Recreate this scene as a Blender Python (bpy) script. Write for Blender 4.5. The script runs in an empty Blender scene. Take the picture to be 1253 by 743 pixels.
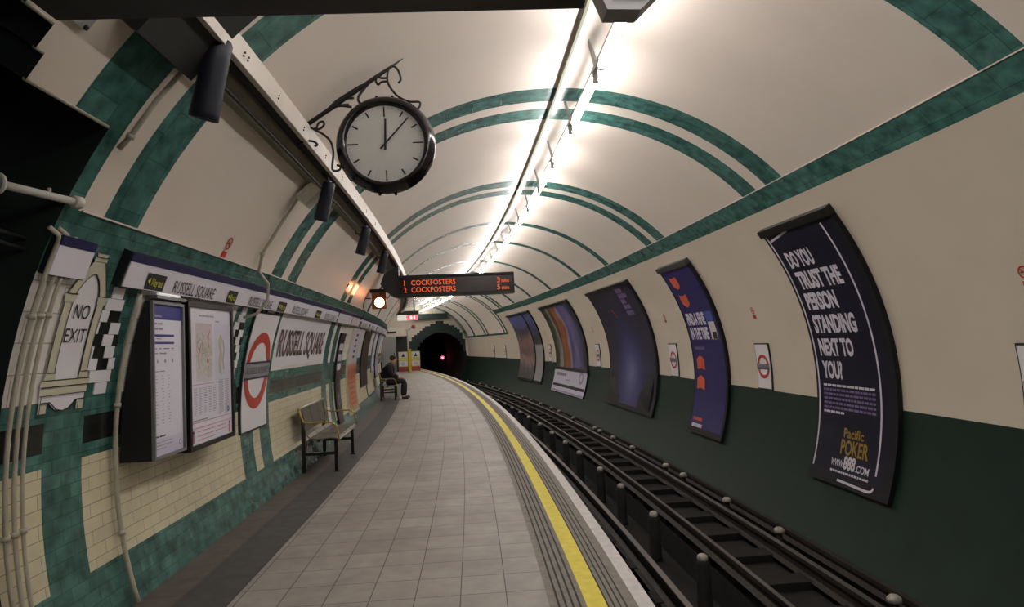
import bpy, bmesh, math, random
from mathutils import Vector, Matrix
random.seed(7)
PI = math.pi
# ---------------------------------------------------------------- track geometry
IR = 0.006255958598191435      # curvature of the station (1/m), bends to the left
S0 = -0.6177408930291108
R = 3.1                        # tunnel lining radius
ZC = 0.811762913472624         # tunnel axis height above the platform
def X(s, x, z):
    t = max(s - S0, 0.0) * IR
    return Vector((-(1 - math.cos(t)) / IR + x * math.cos(t), min(s, S0) + math.sin(t) / IR + x * math.sin(t), z))
def ang(s): return max(s - S0, 0.0) * IR
def WL(s, deg, r=R):
    a = math.radians(deg)
    return X(s, r * math.cos(a), ZC + r * math.sin(a))
def wx(z, r=R, side=-1): return side * math.sqrt(max(r * r - (z - ZC) ** 2, 0))

col = bpy.context.scene.collection
# ---------------------------------------------------------------- materials
M = {}
def srgb(r, g, b):
    f = lambda c: (c / 255 / 12.92) if c / 255 <= 0.04045 else ((c / 255 + 0.055) / 1.055) ** 2.4
    return (f(r), f(g), f(b), 1)
def mat(name, c, rough=.5, metal=0., emit=None, es=1., noise=0., nscale=6., spec=.5, bump=0.):
    m = bpy.data.materials.new(name); m.use_nodes = True
    nt = m.node_tree; b = nt.nodes['Principled BSDF']
    c = tuple(c) + ((1,) if len(c) == 3 else ())
    b.inputs['Base Color'].default_value = c
    b.inputs['Roughness'].default_value = rough
    b.inputs['Metallic'].default_value = metal
    b.inputs['Specular IOR Level'].default_value = spec
    if emit:
        b.inputs['Emission Color'].default_value = tuple(emit) + (1,)
        b.inputs['Emission Strength'].default_value = es
    if noise or bump:
        tc = nt.nodes.new('ShaderNodeTexCoord'); n = nt.nodes.new('ShaderNodeTexNoise')
        n.inputs['Scale'].default_value = nscale; n.inputs['Detail'].default_value = 5
        nt.links.new(tc.outputs['Object'], n.inputs['Vector'])
        if noise:
            mr = nt.nodes.new('ShaderNodeMapRange'); mr.inputs[1].default_value = .3; mr.inputs[2].default_value = .7
            mr.inputs[3].default_value = 1 - noise; mr.inputs[4].default_value = 1 + noise
            nt.links.new(n.outputs['Fac'], mr.inputs[0])
            mx = nt.nodes.new('ShaderNodeVectorMath'); mx.operation = 'SCALE'; mx.inputs[0].default_value = c[:3]
            nt.links.new(mr.outputs[0], mx.inputs['Scale']); nt.links.new(mx.outputs[0], b.inputs['Base Color'])
        if bump:
            bp = nt.nodes.new('ShaderNodeBump'); bp.inputs['Strength'].default_value = bump; bp.inputs['Distance'].default_value = .01
            nt.links.new(n.outputs['Fac'], bp.inputs['Height']); nt.links.new(bp.outputs[0], b.inputs['Normal'])
    M[name] = m
    return m
def tilemat(name, c1, c2, mortar, tw, th, rough=.3, offset=.5, msize=.004, nvar=.25, bump=.3, spec=.5, dirt=0.):
    m = bpy.data.materials.new(name); m.use_nodes = True
    nt = m.node_tree; b = nt.nodes['Principled BSDF']
    uv = nt.nodes.new('ShaderNodeUVMap'); uv.uv_map = 'UVMap'
    br = nt.nodes.new('ShaderNodeTexBrick')
    br.inputs['Scale'].default_value = 1
    br.inputs['Brick Width'].default_value = tw; br.inputs['Row Height'].default_value = th
    br.inputs['Mortar Size'].default_value = msize; br.inputs['Mortar Smooth'].default_value = .3
    br.offset = offset
    br.inputs['Color1'].default_value = tuple(c1) + (1,); br.inputs['Color2'].default_value = tuple(c2) + (1,)
    br.inputs['Mortar'].default_value = tuple(mortar) + (1,)
    nt.links.new(uv.outputs[0], br.inputs['Vector'])
    n = nt.nodes.new('ShaderNodeTexNoise'); n.inputs['Scale'].default_value = 9; n.inputs['Detail'].default_value = 6
    nt.links.new(uv.outputs[0], n.inputs['Vector'])
    mr = nt.nodes.new('ShaderNodeMapRange'); mr.inputs[1].default_value = .3; mr.inputs[2].default_value = .7
    mr.inputs[3].default_value = 1 - nvar; mr.inputs[4].default_value = 1 + nvar
    nt.links.new(n.outputs['Fac'], mr.inputs[0])
    mx = nt.nodes.new('ShaderNodeVectorMath'); mx.operation = 'SCALE'
    nt.links.new(br.outputs['Color'], mx.inputs[0]); nt.links.new(mr.outputs[0], mx.inputs['Scale'])
    out = mx.outputs[0]
    if dirt:
        n2 = nt.nodes.new('ShaderNodeTexNoise'); n2.inputs['Scale'].default_value = 1.6; n2.inputs['Detail'].default_value = 8
        nt.links.new(uv.outputs[0], n2.inputs['Vector'])
        r2 = nt.nodes.new('ShaderNodeMapRange'); r2.inputs[1].default_value = .35; r2.inputs[2].default_value = .65
        r2.inputs[3].default_value = 1 - dirt; r2.inputs[4].default_value = 1
        nt.links.new(n2.outputs['Fac'], r2.inputs[0])
        m2 = nt.nodes.new('ShaderNodeVectorMath'); m2.operation = 'SCALE'
        nt.links.new(out, m2.inputs[0]); nt.links.new(r2.outputs[0], m2.inputs['Scale']); out = m2.outputs[0]
    nt.links.new(out, b.inputs['Base Color'])
    b.inputs['Roughness'].default_value = rough; b.inputs['Specular IOR Level'].default_value = spec
    if bump:
        bp = nt.nodes.new('ShaderNodeBump'); bp.inputs['Strength'].default_value = bump; bp.inputs['Distance'].default_value = .003
        bp.invert = True
        nt.links.new(br.outputs['Fac'], bp.inputs['Height']); nt.links.new(bp.outputs[0], b.inputs['Normal'])
    M[name] = m
    return m
TEAL1, TEAL2 = (.038, .115, .098), (.070, .170, .148)
tilemat('teal_tile', TEAL1, TEAL2, (.02, .09, .07), .15, .075, rough=.22, nvar=.45, msize=.0025, bump=.25)
tilemat('teal_big', TEAL1, TEAL2, (.02, .09, .07), .3, .22, rough=.2, nvar=.45, msize=.003, bump=.25)
tilemat('cream_tile', (.66, .60, .41), (.71, .65, .45), (.30, .26, .19), .22, .075, rough=.3, nvar=.07, msize=.0025, dirt=.12)
tilemat('white_tile', (.72, .68, .64), (.78, .74, .70), (.30, .28, .25), .15, .15, rough=.28, nvar=.05, msize=.003)
tilemat('black_tile', (.012, .013, .012), (.02, .02, .018), (.008, .008, .008), .15, .075, rough=.2, nvar=.3, msize=.0025)
tilemat('mosaic', (.05, .06, .035), (.018, .02, .018), (.12, .13, .10), .15, .05, rough=.3, nvar=.6, msize=.003)
mat('cream_plaster', (.70, .62, .54), rough=.42, noise=.03, nscale=1.5, spec=.4, bump=.04)
mat('wall_paint', (.62, .545, .44), rough=.42, noise=.035, nscale=1.2, spec=.4, bump=.04)
mat('green_paint', (.0065, .022, .0145), rough=.55, spec=.3, noise=.15, nscale=2.5, bump=.1)
mat('passage_green', (.008, .016, .013), rough=.6, noise=.2, nscale=3)
tilemat('floor_tile', (.31, .285, .255), (.35, .325, .295), (.075, .065, .058), .262, .30, rough=.5, offset=0, msize=.0035, nvar=.10, dirt=.22, spec=.35)
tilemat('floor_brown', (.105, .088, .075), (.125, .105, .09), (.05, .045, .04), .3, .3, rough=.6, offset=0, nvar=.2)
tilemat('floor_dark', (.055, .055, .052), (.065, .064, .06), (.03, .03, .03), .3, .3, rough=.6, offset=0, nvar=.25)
mat('groove_light', (.20, .18, .155), rough=.7, noise=.2, nscale=20)
mat('groove_dark', (.025, .022, .02), rough=.8)
mat('yellow_line', (.72, .60, .035), rough=.55, noise=.1, nscale=14)
mat('white_edge', (.60, .57, .55), rough=.6, noise=.12, nscale=14)
mat('track_bed', (.010, .009, .008), rough=.95, noise=.4, nscale=9, bump=.6)
mat('sleeper', (.009, .008, .007), rough=.95, noise=.4, nscale=12, bump=.4)
mat('rail_side', (.030, .024, .020), rough=.7, metal=.3, noise=.3, nscale=20)
mat('rail_top', (.42, .40, .38), rough=.32, metal=1)
mat('cond_top', (.22, .20, .19), rough=.45, metal=.9)
mat('insulator', (.40, .37, .32), rough=.3, noise=.15)
mat('dark_block', (.014, .013, .012), rough=.85, noise=.3)
mat('black_metal', (.008, .008, .009), rough=.35, spec=.5)
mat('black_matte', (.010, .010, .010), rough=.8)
mat('clock_case', (.008, .005, .006), rough=.16, spec=.5)
mat('clock_face', (.60, .60, .57), rough=.35, noise=.03)
mat('ink', (.012, .012, .014), rough=.6)
mat('white_enamel', (.80, .77, .80), rough=.28)
mat('white_board', (.80, .76, .84), rough=.3)
mat('blue_enamel', (.022, .020, .085), rough=.3)
mat('sign_text', (.030, .030, .045), rough=.4)
mat('sign_text_soft', (.17, .16, .19), rough=.5)
mat('yellow_text', (.75, .72, .06), rough=.5)
mat('red_enamel', (.50, .035, .018), rough=.3)
mat('bar_grey', (.24, .24, .25), rough=.4)
mat('cream_beam', (.70, .63, .55), rough=.4, noise=.06, nscale=5)
mat('olive_tray', (.20, .185, .12), rough=.6, noise=.15, nscale=4)
mat('dark_tray', (.016, .017, .015), rough=.7)
mat('cable', (.012, .012, .012), rough=.6)
mat('pipe_paint', (.42, .39, .31), rough=.4, noise=.12, nscale=14)
mat('pipe_white', (.55, .52, .47), rough=.4, noise=.08, nscale=14)
mat('grey_metal', (.22, .22, .23), rough=.45, metal=.4)
mat('mid_grey', (.30, .30, .30), rough=.5)
mat('mid_dark', (.045, .043, .045), rough=.5)
mat('portal_tile', (.009, .022, .017), rough=.35, noise=.3)
mat('steel', (.52, .50, .46), rough=.28, metal=.9)
mat('bench_panel', (.13, .115, .09), rough=.55, metal=.5)
mat('brass', (.40, .30, .06), rough=.35, metal=.3)
mat('speaker', (.008, .010, .022), rough=.5)
mat('tube', (1, 1, 1), emit=(1., .95, .93), es=56)
mat('light_body', (.42, .42, .40), rough=.4)
mat('rail_green', (.10, .115, .06), rough=.5)
mat('display_case', (.009, .008, .009), rough=.5)
mat('display_screen', (.012, .003, .002), rough=.25)
mat('led', (.6, .1, .03), emit=(1, .13, .03), es=.5)
mat('red_lamp', (1, .3, .2), emit=(1, .38, .16), es=22)
mat('glint_amber', (1, .4, .2), emit=(1, .30, .10), es=9)  # glow of the added glint stud on the left wall
mat('lamp_box', (.22, .07, .012), rough=.45)
mat('signal_red', (1, .05, .1), emit=(1, .03, .09), es=3.5)
mat('signal_core', (1, .3, .4), emit=(1, .35, .45), es=7)
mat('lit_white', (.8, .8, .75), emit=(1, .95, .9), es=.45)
mat('lit_red', (.8, .1, .1), emit=(1, .12, .14), es=.9)
mat('screen_glass', (.018, .014, .045), rough=.15)
mat('poster_black', (.006, .006, .008), rough=.55, spec=.3)
mat('poster_navy', (.005, .005, .018), rough=.5, spec=.3)
mat('poster_purple', (.020, .014, .115), rough=.4, noise=.12, nscale=3)
mat('poster_white', (.66, .62, .70), rough=.5)
mat('poster_text_dim', (.17, .12, .27), rough=.5)
mat('poster_gold', (.30, .19, .02), rough=.4)
mat('poster_orange', (.62, .10, .04), rough=.5)
mat('poster_blue', (.06, .09, .35), rough=.5)
mat('paper_white', (.82, .80, .90), rough=.25, spec=.6)
mat('paper_pale', (.60, .58, .70), rough=.4)
mat('header_blue', (.045, .045, .24), rough=.3)
mat('map_yellow', (.55, .52, .15), rough=.5)
mat('map_pink', (.55, .10, .20), rough=.5)
mat('map_grey', (.30, .28, .34), rough=.5)
mat('map_buff', (.60, .55, .50), rough=.5)
mat('map_green', (.36, .42, .26), rough=.5)
mat('cream_outline', (.60, .57, .43), rough=.3)
mat('skin', (.45, .26, .18), rough=.6)
mat('coat', (.012, .012, .013), rough=.85, noise=.3)
mat('trousers', (.014, .012, .015), rough=.85)
mat('hair', (.012, .006, .005), rough=.6)
mat('shoe', (.010, .009, .009), rough=.4)
mat('yellow_post', (.55, .42, .02), rough=.5)
mat('board_yellow', (.62, .55, .06), rough=.5)
mat('board_red', (.30, .05, .05), rough=.5)
mat('tile_letter', (.035, .022, .022), rough=.4)
mat('tile_letter_red', (.30, .15, .14), rough=.4)
mat('river', (.25, .17, .16), rough=.4)

def artmat(name, stops, axis='v', distort=.15, scale=3., streak=(1, 1), grain=.0):
    """printed picture: colour bands over the sheet's own UVs, broken up by noise"""
    m = bpy.data.materials.new(name); m.use_nodes = True
    nt = m.node_tree; b = nt.nodes['Principled BSDF']; b.inputs['Roughness'].default_value = .35
    uv = nt.nodes.new('ShaderNodeUVMap'); uv.uv_map = 'UVMap'
    mp = nt.nodes.new('ShaderNodeMapping'); mp.inputs['Scale'].default_value = (streak[0], streak[1], 1)
    nt.links.new(uv.outputs[0], mp.inputs[0])
    n = nt.nodes.new('ShaderNodeTexNoise'); n.inputs['Scale'].default_value = scale; n.inputs['Detail'].default_value = 6
    nt.links.new(mp.outputs[0], n.inputs['Vector'])
    sp = nt.nodes.new('ShaderNodeSeparateXYZ'); nt.links.new(uv.outputs[0], sp.inputs[0])
    if axis == 'radial':
        vd = nt.nodes.new('ShaderNodeVectorMath'); vd.operation = 'SUBTRACT'; vd.inputs[1].default_value = (.5, .26, 0)
        nt.links.new(uv.outputs[0], vd.inputs[0])
        vs = nt.nodes.new('ShaderNodeVectorMath'); vs.operation = 'MULTIPLY'; vs.inputs[1].default_value = (1.9, 1.35, 0)
        nt.links.new(vd.outputs[0], vs.inputs[0])
        vl = nt.nodes.new('ShaderNodeVectorMath'); vl.operation = 'LENGTH'; nt.links.new(vs.outputs[0], vl.inputs[0]); src = vl.outputs['Value']
    else:
        src = sp.outputs['X' if axis == 'u' else 'Y']
    ma = nt.nodes.new('ShaderNodeMath'); ma.operation = 'MULTIPLY_ADD'; ma.inputs[1].default_value = distort * 2; ma.inputs[2].default_value = -distort
    nt.links.new(n.outputs['Fac'], ma.inputs[0])
    ad = nt.nodes.new('ShaderNodeMath'); ad.operation = 'ADD'; nt.links.new(ma.outputs[0], ad.inputs[0]); nt.links.new(src, ad.inputs[1])
    cr = nt.nodes.new('ShaderNodeValToRGB'); els = cr.color_ramp.elements
    while len(els) > 1: els.remove(els[-1])
    els[0].position = stops[0][0]; els[0].color = tuple(stops[0][1]) + (1,)
    for p, c in stops[1:]:
        e = els.new(p); e.color = tuple(c) + (1,)
    nt.links.new(ad.outputs[0], cr.inputs[0]); nt.links.new(cr.outputs[0], b.inputs['Base Color'])
    M[name] = m
artmat('art_night', [(0, (.17, .17, .30)), (.14, (.10, .11, .24)), (.28, (.050, .055, .19)), (.48, (.022, .022, .095)), (.62, (.020, .019, .060)), (.9, (.016, .014, .035))], 'radial', .05, 5)
artmat('art_market', [(0, (.02, .02, .02)), (.12, (.05, .07, .03)), (.22, (.28, .25, .25)), (.27, (.05, .03, .02)), (.33, (.30, .10, .03)), (.48, (.26, .09, .03)), (.53, (.30, .25, .40)), (.62, (.06, .06, .16)), (.72, (.17, .14, .32)), (.85, (.07, .065, .16)), (1, (.02, .02, .03))], 'u', .16, 4, (2.2, .5))
artmat('art_river', [(0, (.08, .09, .05)), (.15, (.10, .09, .12)), (.28, (.36, .24, .22)), (.40, (.13, .09, .08)), (.55, (.30, .18, .16)), (.70, (.05, .05, .06)), (.85, (.10, .11, .28)), (1, (.10, .12, .30))], 'v', .3, 3, (2.5, .8))
artmat('art_slope', [(0, (.36, .34, .35)), (.50, (.33, .31, .32)), (.52, (.03, .04, .03)), (.62, (.04, .05, .05)), (.75, (.05, .06, .16)), (1, (.10, .10, .26))], 'v', .03, 6)
artmat('art_map', [(0, (.62, .58, .60)), (.40, (.60, .56, .56)), (.47, (.34, .33, .28)), (.52, (.62, .57, .55)), (.60, (.50, .46, .25)), (.66, (.62, .56, .58)), (1, (.60, .50, .55))], 'v', 1.1, 16, (1, 1))
artmat('art_dark', [(0, (.03, .012, .012)), (.5, (.03, .016, .016)), (1, (.012, .012, .012))], 'v', .3, 5)
artmat('art_orange', [(0, (.50, .40, .20)), (.12, (.46, .17, .08)), (.30, (.50, .28, .14)), (.48, (.42, .10, .05)), (.56, (.55, .20, .12)), (.60, (.58, .54, .60)), (1, (.60, .56, .64))], 'v', .06, 9)

# ---------------------------------------------------------------- mesh builder
class MB:
    def __init__(s): s.v = []; s.f = []; s.m = []; s.uv = []; s.mats = []; s.sm = []
    def mi(s, name):
        if name not in s.mats: s.mats.append(name)
        return s.mats.index(name)
    def face(s, pts, m, uv=None, smooth=False):
        b = len(s.v); s.v += [Vector(p) for p in pts]; s.f.append(list(range(b, b + len(pts)))); s.m.append(s.mi(m))
        s.uv.append(uv or [(0, 0)] * len(pts)); s.sm.append(smooth)
    def raw(s, verts, faces, m, smooth=False, uvs=None):
        b = len(s.v); s.v += [Vector(p) for p in verts]; k = s.mi(m)
        for f in faces:
            s.f.append([b + i for i in f]); s.m.append(k); s.uv.append([uvs[i] for i in f] if uvs else [(0, 0)] * len(f)); s.sm.append(smooth)
    def box(s, a, b, m, fn=None, n=1):
        """box from corner a to corner b (in the coordinates of fn), n cuts along axis 1"""
        fn = fn or (lambda x, y, z: (x, y, z))
        x0, y0, z0 = a; x1, y1, z1 = b
        V = []; F = []
        for i in range(n + 1):
            y = y0 + (y1 - y0) * i / n
            V += [fn(x0, y, z0), fn(x1, y, z0), fn(x1, y, z1), fn(x0, y, z1)]
        for i in range(n):
            o = i * 4
            for k in range(4): F.append([o + k, o + (k + 1) % 4, o + 4 + (k + 1) % 4, o + 4 + k])
        F.append([3, 2, 1, 0]); o = n * 4; F.append([o, o + 1, o + 2, o + 3])
        s.raw(V, F, m)
    def tube(s, pts, r, m, n=10, cap=True, closed=False):
        pts = [Vector(p) for p in pts]; N = len(pts); V = []; F = []
        rr = r if isinstance(r, (list, tuple)) else [r] * N
        up = None
        for i, p in enumerate(pts):
            if closed: d = pts[(i + 1) % N] - pts[i - 1]
            else: d = pts[min(i + 1, N - 1)] - pts[max(i - 1, 0)]
            d.normalize()
            if up is None:
                up = Vector((0, 0, 1)) if abs(d.z) < .9 else Vector((1, 0, 0))
            a = d.cross(up)
            if a.length < 1e-4: a = d.cross(Vector((0, 1, 0)))
            a.normalize(); up = a.cross(d).normalized()
            for k in range(n):
                t = 2 * PI * k / n; V.append(p + (a * math.cos(t) + up * math.sin(t)) * rr[i])
        for i in range(N if closed else N - 1):
            j = (i + 1) % N
            for k in range(n): F.append([i * n + k, i * n + (k + 1) % n, j * n + (k + 1) % n, j * n + k])
        s.raw(V, F, m, True)
        if cap and not closed:
            s.raw(V[:n], [list(range(n))[::-1]], m); s.raw(V[-n:], [list(range(n))], m)
    def lathe(s, prof, o, axis, m, n=24, smooth=True):
        """prof: list of (radius, distance along axis)"""
        o = Vector(o); ax = Vector(axis).normalized(); a = ax.orthogonal().normalized(); b = ax.cross(a)
        V = []; F = []
        for r, h in prof:
            for k in range(n):
                t = 2 * PI * k / n; V.append(o + ax * h + (a * math.cos(t) + b * math.sin(t)) * max(r, 1e-5))
        for i in range(len(prof) - 1):
            for k in range(n): F.append([i * n + k, i * n + (k + 1) % n, (i + 1) * n + (k + 1) % n, (i + 1) * n + k])
        s.raw(V, F, m, smooth)
    def build(s, name, parent=None, world=True, weld=False):
        me = bpy.data.meshes.new(name)
        mw = Matrix.Identity(4)
        if parent is not None and world: mw = frame(parent).inverted()
        me.from_pydata([mw @ v for v in s.v], [], s.f)
        for n in s.mats: me.materials.append(M[n])
        me.polygons.foreach_set('material_index', s.m); me.polygons.foreach_set('use_smooth', s.sm)
        ul = me.uv_layers.new(name='UVMap'); flat = []
        for u in s.uv:
            for a in u: flat += [a[0], a[1]]
        ul.data.foreach_set('uv', flat)
        bm = bmesh.new(); bm.from_mesh(me)
        bmesh.ops.remove_doubles(bm, verts=bm.verts, dist=1e-5)
        bmesh.ops.recalc_face_normals(bm, faces=bm.faces)
        bm.to_mesh(me); bm.free()
        o = bpy.data.objects.new(name, me); col.objects.link(o)
        if parent is not None: o.parent = parent
        return o
def frame(o):
    m = Matrix.Translation(o.location) @ o.rotation_euler.to_matrix().to_4x4()
    return (frame(o.parent) @ m) if o.parent else m
def thing(name, label, cat, loc=(0, 0, 0), rz=0, group=None):
    o = bpy.data.objects.new(name, None); col.objects.link(o); o.empty_display_size = .1
    o.location = loc; o.rotation_euler = (0, 0, rz); o['label'] = label; o['category'] = cat
    if group: o['group'] = group
    return o
def tag(o, label, cat, group=None, kind=None):
    o['label'] = label; o['category'] = cat
    if group: o['group'] = group
    if kind: o['kind'] = kind
    return o
def struct(o, label=None):
    o['kind'] = 'structure'
    if label: o['label'] = label
    return o
def dup(root, loc, rz, label=None):
    def rec(o, par):
        c = o.copy(); col.objects.link(c); c.parent = par
        for ch in list(o.children): rec(ch, c)
        return c
    r = rec(root, None); r.location = loc; r.rotation_euler = (0, 0, rz)
    if label: r['label'] = label
    return r
ORD = ['first', 'second', 'third', 'fourth', 'fifth', 'sixth', 'seventh', 'eighth', 'ninth', 'tenth', 'eleventh', 'twelfth', 'thirteenth', 'fourteenth', 'fifteenth', 'sixteenth', 'seventeenth', 'eighteenth', 'nineteenth']
TENS = {2: 'twent', 3: 'thirt', 4: 'fort', 5: 'fift'}
def nth(i):
    if i < 19: return ORD[i]
    n = i + 1
    return TENS[n // 10] + ('ieth' if n % 10 == 0 else 'y-' + ORD[n % 10 - 1])
def recenter(o, c):
    """put a stand-alone mesh's origin at point c"""
    c = Vector(c); o.data.transform(Matrix.Translation(-c)); o.location = c; return o

# ---------------------------------------------------------------- lettering
_tc = {}
def glyphs(txt, bold=0.):
    k = (txt, bold)
    if k in _tc: return _tc[k]
    cu = bpy.data.curves.new('t', 'FONT'); cu.body = txt; cu.size = 1; cu.offset = bold; cu.resolution_u = 3
    o = bpy.data.objects.new('t', cu); col.objects.link(o)
    dg = bpy.context.evaluated_depsgraph_get(); dg.update()
    me = o.evaluated_get(dg).to_mesh()
    V = [(v.co.x, v.co.y) for v in me.vertices]; F = [list(p.vertices) for p in me.polygons]
    o.evaluated_get(dg).to_mesh_clear()
    bpy.data.objects.remove(o); bpy.data.curves.remove(cu)
    x0 = min(v[0] for v in V); x1 = max(v[0] for v in V); y1 = .729
    V = [((x - x0) / (x1 - x0), y / y1) for x, y in V]
    _tc[k] = (V, F, (x1 - x0) / y1)
    return _tc[k]
class Decal(MB):
    """flat marks laid on a surface: fn(u, v, h) gives the point at height h off it"""
    def __init__(s, fn): super().__init__(); s.fn = fn
    def rect(s, u0, v0, u1, v1, m, h=.001, n=1, k=1):
        if abs(u1 - u0) > .5: k = max(k, math.ceil(abs(u1 - u0) / .3))
        if abs(v1 - v0) > .1: n = max(n, math.ceil(abs(v1 - v0) / .1))
        V = [s.fn(u0 + (u1 - u0) * i / k, v0 + (v1 - v0) * j / n, h) for j in range(n + 1) for i in range(k + 1)]
        U = [(i / k, j / n) for j in range(n + 1) for i in range(k + 1)]
        F = [[j * (k + 1) + i, j * (k + 1) + i + 1, (j + 1) * (k + 1) + i + 1, (j + 1) * (k + 1) + i] for j in range(n) for i in range(k)]
        s.raw(V, F, m, uvs=U)
    def ring(s, cu, cv, r0, r1, m, h=.002, n=40, sx=1.):
        V = []; F = []
        for k in range(n):
            t = 2 * PI * k / n
            V += [s.fn(cu + r0 * sx * math.cos(t), cv + r0 * math.sin(t), h), s.fn(cu + r1 * sx * math.cos(t), cv + r1 * math.sin(t), h)]
        for k in range(n):
            j = (k + 1) % n; F.append([2 * k, 2 * k + 1, 2 * j + 1, 2 * j])
        s.raw(V, F, m)
    def disc(s, cu, cv, r, m, h=.002, n=28, sx=1.):
        s.raw([s.fn(cu + r * sx * math.cos(2 * PI * k / n), cv + r * math.sin(2 * PI * k / n), h) for k in range(n)], [list(range(n))], m)
    def poly(s, pts, m, h=.002): s.raw([s.fn(a, b, h) for a, b in pts], [list(range(len(pts)))], m)
    def line(s, pts, w, m, h=.002):
        for (a, b), (c, d) in zip(pts, pts[1:]):
            L = math.hypot(c - a, d - b) or 1; nx, ny = -(d - b) / L * w / 2, (c - a) / L * w / 2
            s.poly([(a + nx, b + ny), (c + nx, d + ny), (c - nx, d - ny), (a - nx, b - ny)], m, h)
    def text(s, t, u0, v0, w, hgt, m, h=.003, bold=0., shear=0.):
        V, F, asp = glyphs(t, bold)
        s.raw([s.fn(u0 + x * w + shear * y * hgt, v0 + y * hgt, h) for x, y in V], F, m)
def on_left(s_, deg, r=R):   # u along +s, v upwards (towards the crown)
    return lambda u, v, h: WL(s_ + u, deg - math.degrees(v / r), r - h)
def on_right(s_, deg, r=R):  # u to the reader's right = -s, v upwards
    return lambda u, v, h: WL(s_ - u, deg + math.degrees(v / r), r - h)
def slab(mb, s0, s1, d0, d1, r0, r1, m, n=14, k=1, mf=None):
    k = max(k, math.ceil(abs(s1 - s0) / .3)); n = max(n, math.ceil(abs(d1 - d0) / 2.2))
    """curved slab hugging the lining, between radii r0 (back) and r1 (room side)"""
    g = lambda i, j, r: WL(s0 + (s1 - s0) * i / k, d0 + (d1 - d0) * j / n, r)
    V = []; F = []; idx = {}
    for q, r in enumerate((r0, r1)):
        for i in range(k + 1):
            for j in range(n + 1): idx[(q, i, j)] = len(V); V.append(g(i, j, r))
    F0 = [[idx[(0, i, j)], idx[(0, i, j + 1)], idx[(0, i + 1, j + 1)], idx[(0, i + 1, j)]] for i in range(k) for j in range(n)]
    F1 = [[idx[(1, i, j)], idx[(1, i + 1, j)], idx[(1, i + 1, j + 1)], idx[(1, i, j + 1)]] for i in range(k) for j in range(n)]
    E = []
    for j in range(n):
        for i in (0, k): E.append([idx[(0, i, j)], idx[(0, i, j + 1)], idx[(1, i, j + 1)], idx[(1, i, j)]])
    for i in range(k):
        for j in (0, n): E.append([idx[(0, i, j)], idx[(0, i + 1, j)], idx[(1, i + 1, j)], idx[(1, i, j)]])
    mb.raw(V, F0 + E + ([] if mf else F1), m)
    if mf: mb.raw(V, F1, mf)

# ---------------------------------------------------------------- the tunnel lining
S_REAR, S_END = -9.0, 41.5
BANDS = [(2.85, 3.23), (3.44, 3.78), (6.29, 6.64), (6.86, 7.20), (9.97, 10.36), (10.58, 10.93), (13.40, 13.72), (15.90, 16.2),
         (19.5, 19.82), (22.6, 22.95), (25.8, 26.15), (28.4, 28.75), (29.0, 29.35), (30.7, 31.0), (31.25, 31.5), (35.1, 35.4), (35.8, 36.1), (38.6, 39.0), (40.6, 41.5),
         (-.75, -.37), (-.16, .18), (-4.35, -3.97), (-3.76, -3.42)]
CHK = [(3.68, 4.10), (5.78, 6.29)]
def in_band(s): return any(a < s < b for a, b in BANDS)
def zone(s, d):
    if d < -3.5: return 'green_paint'
    if d < 39.4:
        if s > 30.7 and d > 18.2: return 'teal_big' if (d < 20.2 or in_band(s)) else 'cream_plaster'
        return 'wall_paint'
    if d < 43.8: return 'teal_big' if s < 31.0 else ('teal_big' if in_band(s) else 'cream_plaster')
    if d < 154: return 'teal_big' if in_band(s) else 'cream_plaster'
    if d < 156.2: return 'teal_tile'
    if d > 189.5: return 'teal_tile'
    if in_band(s) and not (2.8 < s < 3.3): return 'teal_tile'
    if d < 160: return 'teal_tile'
    if any(a < s < b for a, b in CHK) and d < 172.3: return 'teal_tile'
    if d < 171.9: return 'white_tile'
    if d < 173.8: return 'teal_tile'
    if d < 176.6: return 'black_tile' if s < 7.1 else 'mosaic'
    if d < 178.0: return 'teal_tile'
    return 'cream_tile'
def opened(s, d):
    return (d > 146.3 and .3 < s < 3.1) or (144.05 < d < 146.3 and .87 < s < 2.53) or (141.95 < d < 144.05 and .92 < s < 2.48) or (139.5 < d < 141.95 and 1.1 < s < 2.32)
sb = {S_REAR, S_END, .3, .87, .92, 1.1, 2.32, 2.48, 2.53, 3.1, 30.7, 31.0, 3.68, 4.10, 5.78, 6.29, 7.1}
for a, b in BANDS: sb |= {a, b}
sb = sorted(sb); SB = []
for a, b in zip(sb, sb[1:]):
    if b - a < 1e-6: continue
    n = max(1, math.ceil((b - a) / .6)); SB += [a + (b - a) * i / n for i in range(n)]
SB.append(S_END)
def lining(name, d0, d1, brk):
    db = sorted({d0, d1} | {b for b in brk if d0 < b < d1}); DB = []
    for a, b in zip(db, db[1:]):
        n = max(1, math.ceil((b - a) / 2.0)); DB += [a + (b - a) * i / n for i in range(n)]
    DB.append(d1)
    mb = MB()
    for a, b in zip(SB, SB[1:]):
        for c, d in zip(DB, DB[1:]):
            sm, dm = (a + b) / 2, (c + d) / 2
            if opened(sm, dm): continue
            L = math.radians(1) * R
            if in_band(sm) and 43.8 < dm < 154: uv = [(c * L, a), (c * L, b), (d * L, b), (d * L, a)]
            else: uv = [(a, c * L), (b, c * L), (b, d * L), (a, d * L)]
            mb.face([WL(a, c), WL(b, c), WL(b, d), WL(a, d)], zone(sm, dm), uv, True)
    return struct(mb.build(name))
BR = [-3.5, 18.2, 20.2, 39.4, 43.8, 139.5, 141.95, 144.05, 146.3, 154, 156.2, 160, 171.9, 172.3, 173.8, 176.6, 178.0, 189.5]
lining('wall_right', -38.5, 43.8, BR)
lining('ceiling', 43.8, 154, BR)
lining('wall_left', 154, 195.2, BR)

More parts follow.
